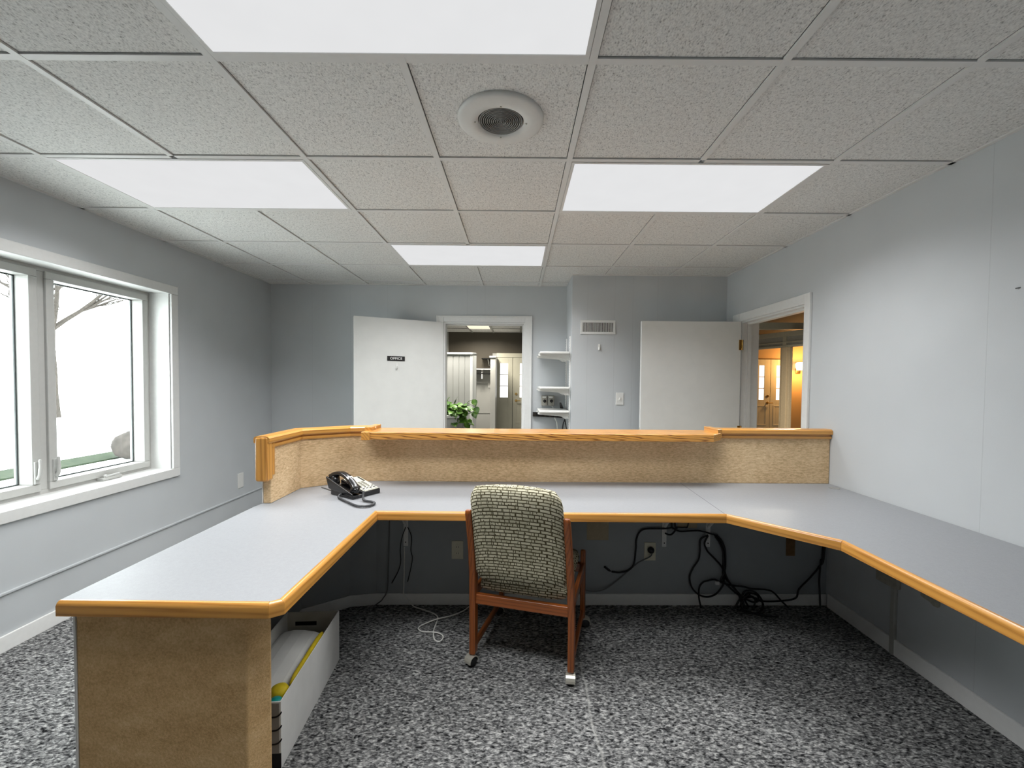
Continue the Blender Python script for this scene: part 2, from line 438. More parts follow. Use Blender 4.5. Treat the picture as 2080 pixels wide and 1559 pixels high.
# ------------------------------------------------------------------ window
w1 = sroot('window_1', 'white framed twin casement window in the left wall', 'window')
def ring_x(b, xa, xb, y0, y1, z0, z1, w):
    b.box(xa, xb, y0, y1, z0, z0 + w); b.box(xa, xb, y0, y1, z1 - w, z1)
    b.box(xa, xb, y0, y0 + w, z0 + w, z1 - w); b.box(xa, xb, y1 - w, y1, z0 + w, z1 - w); return b
b = MB(); ring_x(b, XL - .002, XL + .018, WY0 - .068, WY1 + .068, WZ0 - .063, WZ1 + .056, .064)
b.build('casing', 'white_trim', w1, bevel=.004)
b = MB(); ring_x(b, -2.79, XL, WY0 - .002, WY1 + .002, WZ0 - .002, WZ1 + .002, .006); b.build('jamb', 'white_trim', w1)
fr = MB(); ring_x(fr, -2.90, -2.79, WY0, WY1, WZ0, WZ1, .03); fr.box(-2.90, -2.79, 2.49, 2.536, WZ0 + .03, WZ1 - .03)
fr.build('frame', 'vinyl_white', w1, bevel=.003)
for y0, y1 in ((1.795, 2.49), (2.536, 3.232)):
    s = ring_x(MB(), -2.885, -2.775, y0, y1, WZ0 + .025, WZ1 - .025, .045 if y0 < 2 else .045).build('sash', 'vinyl_white', w1, bevel=.004)
    ring_x(MB(), -2.864, -2.856, y0 + .044, y1 - .044, WZ0 + .069, WZ1 - .069, .008).build('gasket', 'gasket', s)
    MB().box(-2.861, -2.859, y0 + .046, y1 - .046, WZ0 + .071, WZ1 - .071).build('pane', 'pane_glass', s)
for y in (2.462, 2.562):
    b = MB(); b.box(-2.776, -2.766, y - .012, y + .012, .80, .93)
    b.tube(smooth_path([(-2.764, y, .83), (-2.752, y, .85), (-2.748, y, .90), (-2.75, y, .945)], 4), [.011] * 4 + [.010] * 4 + [.008] * 4 + [.005])
    b.build('lock_handle', 'vinyl_white', w1, bevel=.003)
b = MB(); b.box(-2.79, -2.745, 2.83, 2.97, .733, .752); b.tube([(-2.75, 2.85, .758), (-2.748, 2.95, .762)], .007); b.lathe([(.012, .75), (.012, .766), (.004, .77)], (-2.757, 2.86, 0), seg=14)
b.build('crank_handle', 'vinyl_white', w1, bevel=.002)

# ------------------------------------------------------------------ office door in the back wall
d1 = sroot('door_1', 'white flush door swung into the room, in the back wall doorway', 'door')
b = MB()
for x0, x1, z0, z1 in ((DX0 - .079, DX0, 0, 2.117), (DX1, DX1 + .076, 0, 2.117), (DX0, DX1, DZ, 2.117)): b.box(x0, x1, YB - .018, YB, z0, z1)
b.box(DX0 - .079, DX0 - .062, YB - .024, YB - .018, 0, 2.117); b.box(DX1 + .06, DX1 + .076, YB - .024, YB - .018, 0, 2.117); b.box(DX0 - .062, DX1 + .06, YB - .024, YB - .018, 2.10, 2.117)
b.build('casing', 'white_trim', d1, bevel=.003)
b = MB(); b.box(DX0, DX0 + .015, YB, YB + .12, 0, DZ); b.box(DX1 - .015, DX1, YB, YB + .12, 0, DZ); b.box(DX0 + .015, DX1 - .015, YB, YB + .12, DZ - .015, DZ)
b.box(DX1 - .028, DX1 - .015, YB + .045, YB + .08, 0, DZ - .015); b.box(DX0 + .015, DX1 - .028, YB + .045, YB + .08, DZ - .028, DZ - .015)
b.build('jamb', 'white_trim', d1)
HX, HY = -.789, 4.588; FXx, FYy = -1.588, 4.172
LA = math.atan2(HY - FYy, HX - FXx); LLEN = math.hypot(HY - FYy, HX - FXx)
# leaf local frame: x along the leaf from free edge to hinge, y away from the viewer
leaf = MB().box(0, LLEN, 0, .035, .012, 2.044).build('leaf', 'door_white', d1, (FXx, FYy, 0), LA, bevel=.002)
def leafpt(s, y, z):
    return (FXx + s * math.cos(LA) - y * math.sin(LA), FYy + s * math.sin(LA) + y * math.cos(LA), z)
sg = thing('door_sign', 'small black OFFICE nameplate on the white door', 'sign', leafpt(.4045, -.004, 1.642), LA)
MB().box(-.088, .088, -.002, .004, -.0235, .0235).build('plate', 'ink_black', sg, bevel=.001)
cu = bpy.data.curves.new('office_text', 'FONT'); cu.body = 'OFFICE'; cu.size = .034; cu.extrude = .0006; cu.align_x = 'CENTER'; cu.align_y = 'CENTER'; cu.space_character = 1.12; cu.offset = .0006
tmp = bpy.data.objects.new('tmp', cu); COL.objects.link(tmp)
me = bpy.data.meshes.new_from_object(tmp.evaluated_get(bpy.context.evaluated_depsgraph_get())); bpy.data.objects.remove(tmp)
me.materials.clear(); me.materials.append(M['letter_white'])
lt = bpy.data.objects.new('lettering', me); COL.objects.link(lt); lt.parent = sg; lt.rotation_euler = (PI / 2, 0, 0); lt.location = (0, -.0028, 0)
def adhesive_hook(name_loc, rotz, label):
    h = thing('wall_hook', label, 'hook', name_loc, rotz)
    MB().box(-.012, .012, -.004, 0, -.045, .015).build('back_plate', 'white_plastic', h, bevel=.003)
    MB().tube(smooth_path([(0, -.004, -.015), (0, -.010, -.036), (0, -.020, -.038), (0, -.026, -.022)], 5), [.007] * 8 + [.006] * 8, 10).build('prong', 'white_plastic', h, smooth=True)
adhesive_hook(leafpt(.412, -.001, 1.583), LA, 'small white hook under the nameplate on the open door')
adhesive_hook((.784, YC - .001, 1.772), 0, 'small white hook below the air vent on the corner wall')

# ------------------------------------------------------------------ door in the right wall
d2 = sroot('door_2', 'white flush door swung into the room, from the right wall doorway', 'door')
b = MB()
for y0, y1, z0, z1 in ((RY0 - .058, RY0, 0, 2.042), (RY1, RY1 + .112, 0, 2.042), (RY0, RY1, RZ, 2.042)): b.box(XR - .02, XR, y0, y1, z0, z1)
b.build('casing', 'white_trim', d2, bevel=.004)
b = MB(); b.box(XR, 2.15, RY0, RY0 + .012, 0, RZ); b.box(XR, 2.15, RY1 - .02, RY1, 0, RZ); b.box(XR, 2.15, RY0 + .012, RY1 - .02, RZ - .014, RZ)
b.box(2.045, 2.08, RY1 - .033, RY1 - .02, 0, RZ - .014); b.box(2.045, 2.08, RY0 + .012, RY1 - .033, RZ - .028, RZ - .014)
b.build('jamb', 'white_trim', d2)
MB().box(1.096, 1.974, 3.802, 3.840, .012, 1.964).build('leaf', 'door_white', d2, bevel=.002)
b = MB()
for z in (.22, 1.0, 1.76): b.lathe([(.007, z - .045), (.007, z + .045)], (1.985, 3.80, 0), seg=10); b.box(1.955, 1.978, 3.7985, 3.802, z - .045, z + .045)
b.build('hinge', 'brass', d2)
MB().box(1.094, 1.0962, 3.812, 3.830, .93, 1.02).build('latch_plate', 'bright_metal', d2)

# ------------------------------------------------------------------ things on the back and corner walls
t = thing('air_vent', 'white slotted air register high on the corner wall', 'vent', (.7695, YC, 1.9455))
b = MB(); hw, hh = .1685, .067
b.box(-hw, hw, -.008, 0, -hh, -.044); b.box(-hw, hw, -.008, 0, .044, hh); b.box(-hw, -.146, -.008, 0, -.044, .044); b.box(.146, hw, -.008, 0, -.044, .044); b.box(-.005, .005, -.008, 0, -.044, .044)
b.build('frame', 'white_trim', t, bevel=.003)
MB().box(-.146, .146, -.0015, -.0005, -.044, .044).build('duct_opening', 'dark_gap', t)
v0 = None
for k in range(28):
    x = -.1405 + k * .0104
    if abs(x) < .006: continue
    MB().box(x - .0019, x + .0019, -.006, -.0015, -.044, .044).build('louvre', 'white_trim', t)
MB().box(-.163, -.158, -.016, -.008, -.012, .004).build('lever', 'white_trim', t)
t = thing('light_switch', 'white light switch plate on the corner wall beside the open door', 'switch', (.988, YC, 1.263))
MB().box(-.037, .037, -.006, 0, -.059, .059).build('plate', 'white_plastic', t, bevel=.003)
MB().box(-.005, .005, -.016, -.006, -.012, .010).build('toggle', 'white_plastic', t, bevel=.002)
t = thing('wall_plate', 'white blank wall plate below the window, near the far corner', 'wall plate', (XL, 4.078, .452))
MB().box(0, .007, -.042, .042, -.07, .07).build('plate', 'white_plastic', t, bevel=.003)
for z in (-.048, .048): MB().lathe([(.004, .0065), (.004, .008)], (0, 0, z), 'x', 8).build('screw', 'white_plastic', t)

# shelves on the side of the corner wall
st = thing('shelf_standard', 'white slotted wall standard near the front edge of the corner wall', 'shelf rail', (.522, 4.205, 0), group=None)
b = MB(); b.box(-.014, -.001, -.013, .013, .72, 1.866); b.build('rail', 'metal_white', st, bevel=.002)
b = MB()
for k in range(44): b.box(-.0145, -.0139, -.003, .003, .74 + k * .0255, .755 + k * .0255)
b.build('slot', 'dark_gap', st)
dup(st, (.522, 4.51, .004), 0, 'white slotted wall standard behind, deeper beside the back wall')
def shelf(zt, label):
    t = thing('wall_shelf', label, 'shelf', (.522, 4.13, zt), group=None)
    MB().box(-.306, -.016, .0, .455, -.024, 0).build('board', 'white_plastic', t, bevel=.009, bseg=3)
    for y in (.075, .38):
        pts = [(-.016, -.024), (-.31, -.024), (-.318, -.030), (-.316, -.040), (-.30, -.044), (-.12, -.056), (-.085, -.062), (-.06, -.078), (-.045, -.086), (-.03, -.080), (-.016, -.088)]
        b = MB(); rg = []
        for yy in (y - .009, y + .009): rg.append([(px, yy, pz) for px, pz in pts])
        b.loft(rg); b.build('bracket', 'white_plastic', t, bevel=.002)
shelf(1.713, 'topmost of three white shelves on the corner wall')
shelf(1.372, 'middle of three white shelves, just above two grey boxes')
shelf(1.142, 'lowest of three white shelves, just below two grey boxes')
for x, lab in ((.2925, 'left of two small grey wall boxes with a black dial, between shelves'), (.364, 'right of two small grey wall boxes with a black dial, between shelves')):
    t = thing('timer_box', lab, 'control box', (x, YB, 1.2205), group='grey dial boxes on the back wall')
    MB().box(-.033, .033, -.05, 0, -.053, .053).build('housing', 'grey_box', t, bevel=.004)
    MB().lathe([(.017, -.05), (.016, -.062), (.010, -.064), (.0001, -.064)], (.002, 0, -.004), 'y', 20).build('dial', 'black_plastic', t, smooth=True)
    MB().box(-.022, .016, -.0515, -.05, .030, .044).build('label_strip', 'letter_white', t)
t = thing('power_strip', 'black power strip on the back wall under the lowest shelf', 'power strip', (.335, YB, 1.07))
b = MB(); b.hexa([(-.165, -.045, -.02), (.165, -.045, -.032), (.165, 0, -.032), (-.165, 0, -.02), (-.165, -.045, .028), (.165, -.045, .016), (.165, 0, .016), (-.165, 0, .028)])
b.build('body', 'black_plastic', t, bevel=.004)
for k in range(5): MB().box(-.13 + k * .055, -.10 + k * .055, -.0465, -.045, -.014 - k * .002, .014 - k * .002).build('socket', 'dark_gap', t)
tag(MB().tube(smooth_path([(.405, 4.575, 1.04), (.43, 4.57, .98), (.437, 4.57, .88), (.44, 4.575, .70)], 6), .007, 8).build('cord', 'cable_white', smooth=True), 'white cord dropping from the black power strip behind the counter', 'cord')
tag(MB().tube(smooth_path([(.50, 4.44, 1.04), (.478, 4.42, .98), (.47, 4.42, .88), (.475, 4.43, .70)], 6), .006, 8).build('cord', 'cable_black', smooth=True), 'left of two black cords hanging below the lowest shelf', 'cord')
tag(MB().tube(smooth_path([(.488, 4.36, 1.05), (.499, 4.32, .96), (.505, 4.30, .85), (.503, 4.30, .70)], 6), .006, 8).build('cord', 'cable_black', smooth=True), 'right of two black cords hanging below the lowest shelf', 'cord')
tag(MB().hexa([(.455, 4.50, 1.143), (.487, 4.47, 1.143), (.487, 4.52, 1.143), (.455, 4.54, 1.143), (.448, 4.50, 1.205), (.466, 4.48, 1.205), (.466, 4.51, 1.205), (.448, 4.53, 1.205)]).build('power_adapter', 'black_plastic', bevel=.004), 'black power adapter standing at the rear of the lowest white shelf', 'adapter')
tag(MB().tube(smooth_path([(.372, 4.575, 1.166), (.382, 4.57, 1.15), (.385, 4.57, 1.143)], 4), .004, 6).build('cord', 'cable_white', smooth=True), 'short white cord under the right grey dial box', 'cord')

# ------------------------------------------------------------------ reception counter
def yk(x): return 2.698 + .0155 * x
P0, P1, P2, P3, P4 = (-1.253, 2.178), (-1.256, 2.487), (-1.033, 2.655), (-.88, yk(-.88)), (1.998, yk(1.998))
inner = [P0, P1, P2, P3, P4]
def offset(path, d):
    out = []
    for i, p in enumerate(path):
        a = Vector(path[max(i - 1, 0)]); c = Vector(p); e = Vector(path[min(i + 1, len(path) - 1)])
        d1_ = (c - a).normalized() if i else (e - c).normalized(); d2_ = (e - c).normalized() if i < len(path) - 1 else d1_
        n1 = Vector((-d1_.y, d1_.x)); n2 = Vector((-d2_.y, d2_.x)); n = (n1 + n2).normalized()
        out.append(tuple(c + n * d / max(.3, n.dot(n1))))
    return out
def band(path, d0, d1, z0, z1): 
    return offset(path, d0) + offset(path, d1)[::-1]
def strip(b, path, d0, d1, z0, z1):
    a, c = offset(path, d0), offset(path, d1)
    b.loft([[(a[i][0], a[i][1], z0), (a[i][0], a[i][1], z1), (c[i][0], c[i][1], z1), (c[i][0], c[i][1], z0)] for i in range(len(path))]); return b
ct = thing('reception_counter', 'low beige fabric partition of the reception desk with oak cap', 'counter', (0, 2.7, 0))
def pc(o): o.location = (0, -2.7, 0); return o
full = [P0, P1, P2, P3, P4]
lower = [(-1.246, 1.275)] + full
pc(strip(MB(), lower, 0, .04, 0, .742).build('knee_wall', 'paint_knee', ct))
pc(strip(MB(), full, 0, .04, .7835, 1.10).build('fabric_panel', 'fabric', ct, bevel=.004))
pc(strip(MB(), lower, -.012, 0, 0, .071).build('baseboard', 'base_white', ct, bevel=.003))
pc(MB().box(-1.297, -1.2935, 2.174, 2.182, .786, 1.09).build('corner_bead', 'white_trim', ct))
# oak cap rails: moulded section swept along the top
capsec = [(-.018, 1.098), (-.022, 1.104), (-.022, 1.122), (-.014, 1.130), (-.003, 1.1335), (.044, 1.1335), (.053, 1.130), (.058, 1.122), (.058, 1.104), (.054, 1.098)]
def cap(path, name, mat):
    offs = [offset(path, d) for d, z in capsec]
    b = MB(); b.loft([[(offs[k][i][0], offs[k][i][1], capsec[k][1]) for k in range(len(capsec))] for i in range(len(path))])
    strip(b, path, -.012, 0, 1.072, 1.088); strip(b, path, -.006, 0, 1.088, 1.098)
    return pc(b.build(name, mat, ct, grain=path))
cap([(-1.253, 2.13), P1, P2, P3], 'cap_rail', 'oak')
cap([(1.235, yk(1.235)), (1.998, yk(1.998))], 'cap_rail', 'oak')
# the cap turns down the free end of the partition
b = MB(); b.box(-1.306, -1.238, 2.125, 2.178, .905, 1.132)
pc(b.build('end_cap', 'oak', ct, bevel=.014, bseg=3, grain=2))
pc(MB().box(-1.253, -1.241, 2.178, 2.196, .93, 1.098).build('end_bead', 'oak', ct, bevel=.003, grain=2))
# transaction shelf
tp = [(-.884, 2.528), (1.178, 2.556), (1.262, 2.645), (1.262, 2.815), (-.93, 2.782), (-.915, 2.60)]
pc(MB().prism(tp, 1.067, 1.111).build('transaction_shelf', 'oak_shelf', ct, bevel=.004, grain=0))
pc(MB().box(-.925, -.882, 2.60, 2.785, 1.064, 1.134).build('end_block', 'oak', ct, bevel=.003, grain=1))
pc(MB().box(-.918, -.868, 2.522, 2.60, 1.064, 1.113).build('end_block', 'oak', ct, bevel=.003, grain=1))
pc(MB().prism([(1.232, 2.62), (1.275, 2.66), (1.275, 2.82), (1.232, 2.82)], 1.08, 1.135).build('end_block', 'oak', ct, bevel=.003, grain=1))

# worktop
ZT = .784
dk = thing('desk_worktop', 'angular grey laminate worktop with an oak edge, wrapping the seat', 'worktop', (0, 2, ZT))
E_ = [(-1.296, 1.190), (-.694, 1.188), (-.661, 1.212), (-.667, 2.052), (1.016, 2.056), (1.319, 1.725), (1.330, -.55)]   # visible edge path
inn = [(-1.296, 1.206), (-.70, 1.204), (-.677, 1.222), (-.683, 2.060), (-.683, 2.068)]
edge_in = offset(E_, .018)
back = [(1.994, -.55), (1.994, yk(1.994) - .002)] + [(p[0], p[1]) for p in offset(full, -.0)[::-1][1:4]] 
top = edge_in + [(1.996, -.55), (1.996, yk(1.996) - .001), (P3[0], P3[1] - .001), (P2[0], P2[1] - .001), (P1[0] + .001, P1[1]), (-1.2515, 2.176), (-1.288, 2.176), (-1.297, 2.162), (-1.303, 2.12)]
def pk(o): o.location = (0, -2, -ZT); return o
pk(MB().prism(top, ZT - .036, ZT).build('top', 'laminate', dk))
sec = [(0, ZT - .041), (.0, ZT - .012), (.004, ZT - .004), (.010, ZT + .0005), (.018, ZT + .0005), (.018, ZT - .041)]
for i in range(len(E_) - 1):
    b = MB(); offs = [offset(E_, d) for d, z in sec]
    b.loft([[(offs[k][j][0], offs[k][j][1], sec[k][1]) for k in range(len(sec))] for j in (i, i + 1)])
    o = b.build('edge_band', 'oak', dk, bevel=.0015, grain=E_); pk(o)
pk(MB().prism([(1.0145, 2.075), (1.0165, 2.075), (1.0435, 2.712), (1.0415, 2.712)], ZT - .001, ZT + .0003).build('seam', 'gasket', dk))
pk(MB().lathe([(.0001, ZT + .001), (.020, ZT + .001), (.024, ZT + .003), (.028, ZT + .002), (.029, ZT - .001)], (1.945, 2.61, 0), seg=24).build('grommet', 'speaker_grey', dk, smooth=True))
# pedestal under the left wing
pd = thing('desk_pedestal', 'beige carpeted end panel holding up the left wing of the desk', 'pedestal', (-1.0, 1.25, 0))
pp = [(-1.262, 1.212), (-.771, 1.212), (-.731, 1.270), (-.775, 1.272), (-1.262, 1.272)]
MB().prism([(x + 1.0, y - 1.25) for x, y in pp], 0, .742).build('panel', 'fabric_pile', pd, bevel=.006)
MB().box(-.2675, -.2622, -.039, .021, 0, .742).build('corner_bead', 'white_trim', pd)

# wall brackets under the desk
def bracket(x, label):
    t = thing('shelf_bracket', label, 'bracket', (x, yk(x) - .0005, 0), math.atan(.0155))
    b = MB(); b.box(-.0145, .0145, -.006, 0, .375, .74); b.box(-.0145, .0145, -.30, -.006, .735, .7415)
    b.build('arm', 'metal_white', t, bevel=.002)
    MB().tube([(0, -.006, .50), (0, -.26, .735)], .008, 8).build('brace', 'metal_white', t)
    for z in (.40, .56, .68): MB().lathe([(.004, -.0075), (.004, -.006)], (0, 0, z), 'y', 8).build('screw_hole', 'dark_gap', t)
bracket(-.694, 'white desk bracket on the knee wall left of the chair')
bracket(.946, 'white desk bracket just right of the outlet with the plug')
bracket(1.226, 'white desk bracket with the bundle of black cables behind it')
# outlets
def outlet(x, z, label, plug):
    t = thing('wall_outlet', label, 'outlet', (x, yk(x) - .0005, z), math.atan(.0155))
    MB().box(-.037, .037, -.006, 0, -.058, .058).build('plate', 'ivory_plastic', t, bevel=.002)
    for dz in (-.02, .02):
        rc = MB().lathe([(.014, -.0072), (.014, -.006)], (0, 0, dz), 'y', 16).build('receptacle', 'ivory_plastic', t)
        for dx in (-.006, .006): MB().box(dx - .0012, dx + .0012, -.0077, -.0071, dz - .004, dz + .005).build('slot', 'dark_gap', rc)
outlet(-.368, .35, 'ivory power outlet on the knee wall left of the chair', 0)
outlet(.856, .345, 'ivory power outlet on the knee wall with a black plug in it', 1)
b = MB(); b.lathe([(.020, -.008), (.022, -.02), (.016, -.034), (.007, -.040)], (0, 0, 0), 'y', 14)
o = b.build('plug', 'black_plastic', smooth=True); o.location = (.858, yk(.858), .358); tag(o, 'black plug pushed into the right knee wall outlet', 'plug')
def patch(x0, x1, z0, z1, mat, label, cat='paper'):
    o = MB().box(x0, x1, -.003, -.0005, z0, z1).build('paper_patch', mat); o.location = (0, yk((x0 + x1) / 2), 0); tag(o, label, cat)
patch(.452, .590, .417, .60, 'manila', 'tan paper sheet on the knee wall right of the chair')
patch(1.03, 1.155, .495, .60, 'manila', 'tan paper sheet between the two right desk brackets')
patch(1.732, 1.789, .319, .50, 'tan_wood', 'narrow brown paper strip near the corner under the desk')
# raceway and patches on the right wall under the desk
t = thing('wire_raceway', 'pale vertical wire cover on the right wall under the desk', 'wire cover', (XR, 2.228, 0))
MB().box(-.018, 0, -.013, .013, 0, .40).build('channel', 'raceway', t, bevel=.003)
MB().box(-.026, 0, -.03, .10, .355, .47).build('junction_box', 'spackle', t, bevel=.005)
def blotch(y, z, ry, rz, label):
    b = MB(); n = 18; ring = []
    for k in range(n):
        a = 2 * PI * k / n; q = 1 + .18 * math.sin(3 * a + y) + random.uniform(-.1, .1); ring.append((y + ry * q * math.cos(a), z + rz * q * math.sin(a)))
    b.loft([[(XR - .0005, p, q) for p, q in ring], [(XR - .0018, y + (p - y) * .96, z + (q - z) * .96) for p, q in ring]])
    tag(b.build('wall_patch', 'spackle'), label, 'wall patch')
blotch(2.035, .395, .05, .03, 'pale plaster patch on the right wall beside the wire cover')
blotch(1.752, .423, .03, .02, 'small pale plaster patch on the right wall, nearer the camera')
tag(MB().tube([(XR - .001, 1.722, 1.809), (XR - .006, 1.735, 1.808)], .002, 6).build('nail', 'gasket'), 'tiny dark nail high on the right wall', 'nail')

# ------------------------------------------------------------------ cables
def cable(pts, mat, label, r=.0055, group=None, name='power_cable', dy=0, cat='cable'):
    pts = [(x, y + dy, max(z, r)) for x, y, z in pts]
    o = MB().tube(smooth_path(pts, 7), r, 8).build(name, mat, smooth=True); return tag(o, label, cat, group)
cA = thing('power_cable', 'black cable with a loose connector end, hanging left of the plugged outlet', 'cable', (0, 0, 0))
A = [(.611, 2.695, .217), (.661, 2.696, .212), (.72, 2.697, .228), (.753, 2.698, .27), (.763, 2.698, .361), (.766, 2.698, .425), (.788, 2.698, .475), (.833, 2.699, .493), (.95, 2.693, .498), (.996, 2.692, .506)]
MB().tube(smooth_path(A, 7), .0055, 8).build('wire', 'cable_black', cA, smooth=True)
MB().tube([(.564, 2.69, .251), (.575, 2.69, .243), (.593, 2.692, .228), (.604, 2.694, .221)], [.007, .007, .0075, .004], 8).build('connector', 'black_plastic', cA)
cable([(.942, 2.69, .471), (.965, 2.685, .463), (.987, 2.685, .469), (1.018, 2.69, .508), (1.004, 2.69, .526), (1.0, 2.69, .74)], 'cable_black', 'short black cable looped at the middle desk bracket', dy=-.004)
cable([(.986, 2.701, .74), (.986, 2.701, .526), (1.005, 2.702, .494), (1.041, 2.702, .48), (1.096, 2.703, .482), (1.159, 2.70, .485), (1.232, 2.69, .470), (1.273, 2.69, .456), (1.30, 2.69, .42)], 'cable_black', 'black cable running level between the two right desk brackets', dy=-.006)
cable([(1.009, 2.702, .506), (1.068, 2.702, .503), (1.095, 2.703, .526), (1.10, 2.703, .74)], 'cable_black', 'short black cable tail beside the tan sheet between brackets', r=.004)
cable([(1.214, 2.69, .461), (1.174, 2.704, .426), (1.171, 2.704, .353), (1.163, 2.704, .298), (1.128, 2.703, .243), (1.109, 2.703, .188), (1.121, 2.70, .124), (1.161, 2.688, .082), (1.216, 2.685, .068), (1.27, 2.686, .087), (1.313, 2.70, .125), (1.325, 2.70, .161), (1.319, 2.70, .226), (1.325, 2.70, .299), (1.307, 2.70, .39), (1.26, 2.695, .458)], 'cable_black', 'black cable making the widest hanging loop under the right bracket', dy=-.004)
cable([(1.21, 2.69, .458), (1.195, 2.70, .408), (1.207, 2.702, .372), (1.226, 2.705, .344), (1.272, 2.706, .299), (1.31, 2.706, .253), (1.348, 2.707, .171), (1.387, 2.691, .123), (1.433, 2.69, .069), (1.443, 2.672, .006)], 'cable_black', 'black cable slanting down from the right bracket to the cable heap', dy=-.010)
cable([(1.171, 2.676, .006), (1.159, 2.684, .068), (1.167, 2.70, .124), (1.189, 2.702, .156), (1.22, 2.702, .168), (1.266, 2.70, .175), (1.321, 2.70, .152), (1.385, 2.70, .139), (1.44, 2.70, .134), (1.496, 2.69, .124), (1.587, 2.69, .119), (1.633, 2.69, .101), (1.68, 2.69, .051), (1.726, 2.685, .007)], 'cable_black', 'black cable arching from the floor over the small white tip to the heap', dy=-.012)
G1 = 'black cables bundled together from the right bracket to the floor'
T = 'black cable in the thick bundle dropping from the right bracket to the floor'
cable([(1.255, 2.69, .461), (1.292, 2.70, .427), (1.311, 2.70, .381), (1.321, 2.70, .299), (1.32, 2.70, .207), (1.344, 2.70, .171), (1.405, 2.69, .105), (1.43, 2.685, .041), (1.424, 2.664, .006)], 'cable_black', T, group=G1)
cable([(1.264, 2.69, .465), (1.301, 2.70, .427), (1.323, 2.70, .372), (1.329, 2.70, .29), (1.324, 2.70, .226), (1.302, 2.70, .17), (1.33, 2.70, .152), (1.406, 2.69, .087), (1.498, 2.69, .041), (1.538, 2.69, .05), (1.524, 2.69, .087), (1.469, 2.688, .096), (1.443, 2.68, .069), (1.471, 2.68, .014)], 'cable_black', T, group=G1, dy=-.012)
cable([(1.251, 2.69, .458), (1.283, 2.70, .417), (1.305, 2.70, .363), (1.314, 2.70, .28), (1.329, 2.70, .207), (1.367, 2.70, .143), (1.42, 2.69, .078), (1.421, 2.69, .014)], 'cable_black', T, group=G1, dy=-.022)
G2 = 'black cables coiled on the floor by the baseboard'
T = 'black cable coiled in the heap on the floor by the baseboard'
cable([(1.379, 2.68, .006), (1.42, 2.688, .069), (1.451, 2.688, .114), (1.514, 2.688, .105), (1.557, 2.688, .051), (1.551, 2.674, .006)], 'cable_black', T, group=G2, dy=-.018)
cable([(1.424, 2.655, .006), (1.42, 2.688, .041), (1.451, 2.688, .087), (1.506, 2.688, .069), (1.488, 2.673, .006)], 'cable_black', T, group=G2, dy=-.026)
cable([(1.40, 2.64, .008), (1.46, 2.60, .008), (1.53, 2.62, .02), (1.55, 2.66, .05), (1.49, 2.67, .075), (1.43, 2.66, .06), (1.42, 2.63, .02), (1.50, 2.585, .006), (1.60, 2.57, .006)], 'cable_black', T, group=G2)
cable([(1.478, 2.688, .087), (1.515, 2.688, .06), (1.561, 2.688, .046), (1.661, 2.69, .046), (1.77, 2.69, .065), (1.80, 2.70, .12), (1.87, 2.705, .19), (1.93, 2.71, .26), (1.96, 2.71, .338), (1.965, 2.71, .735)], 'cable_black', 'black cable rising from the heap to the far right desk corner', dy=-.01)
cable([(1.955, 2.715, .735), (1.955, 2.715, .347), (1.945, 2.715, .292), (1.935, 2.71, .172), (1.93, 2.695, .088), (1.925, 2.68, .006)], 'cable_black', 'black cable hanging straight down the far right corner to the floor', dy=-.008)
cable([(.854, 2.662, .349), (.845, 2.675, .323), (.773, 2.698, .27), (.657, 2.696, .169), (.564, 2.679, .112), (.483, 2.678, .099), (.402, 2.676, .121), (.35, 2.68, .16)], 'cable_wallgrey', 'grey cord drooping from the plugged outlet towards the chair', r=.004)
tag(MB().box(1.262, 1.288, 2.672, 2.684, .148, .168).build('cable_clip', 'letter_white', bevel=.003), 'tiny white cable tip hanging in the loops of black cable', 'cable end')
white = [(-.702, 2.68, .37), (-.702, 2.68, .30), (-.704, 2.676, .12), (-.702, 2.659, .08), (-.692, 2.657, .061), (-.675, 2.657, .042), (-.634, 2.65, .006), (-.57, 2.617, .004), (-.501, 2.577, .004), (-.466, 2.54, .004), (-.459, 2.497, .005), (-.46, 2.449, .004), (-.46, 2.396, .004), (-.45, 2.339, .004), (-.433, 2.302, .004), (-.406, 2.294, .004), (-.395, 2.327, .006), (-.413, 2.355, .008), (-.453, 2.37, .009), (-.519, 2.382, .004), (-.551, 2.411, .004), (-.543, 2.441, .004), (-.511, 2.469, .006), (-.462, 2.497, .012), (-.387, 2.549, .004), (-.322, 2.603, .004), (-.288, 2.655, .006)]
cable(white, 'cable_white', 'thin white cord looping across the carpet left of the chair', r=.0036)
cable([(-.79, 2.675, .74), (-.80, 2.675, .30), (-.806, 2.672, .12), (-.812, 2.657, .079), (-.825, 2.655, .058), (-.841, 2.652, .037), (-.884, 2.647, .006), (-.908, 2.585, .004), (-.942, 2.536, .004), (-.987, 2.518, .004), (-1.04, 2.50, .004)], 'cable_wallgrey', 'thin grey cord running over the baseboard behind the white box', r=.0036)
cable([(-.691, 2.668, .50), (-.718, 2.675, .423), (-.727, 2.675, .35), (-.724, 2.675, .278), (-.74, 2.674, .215), (-.78, 2.675, .14)], 'cable_black', 'left of two thin dark cords hanging behind the left desk bracket', r=.003)
cable([(-.678, 2.668, .50), (-.656, 2.676, .432), (-.66, 2.676, .351), (-.651, 2.676, .287), (-.68, 2.676, .15)], 'cable_black', 'right of two thin dark cords hanging behind the left desk bracket', r=.003)

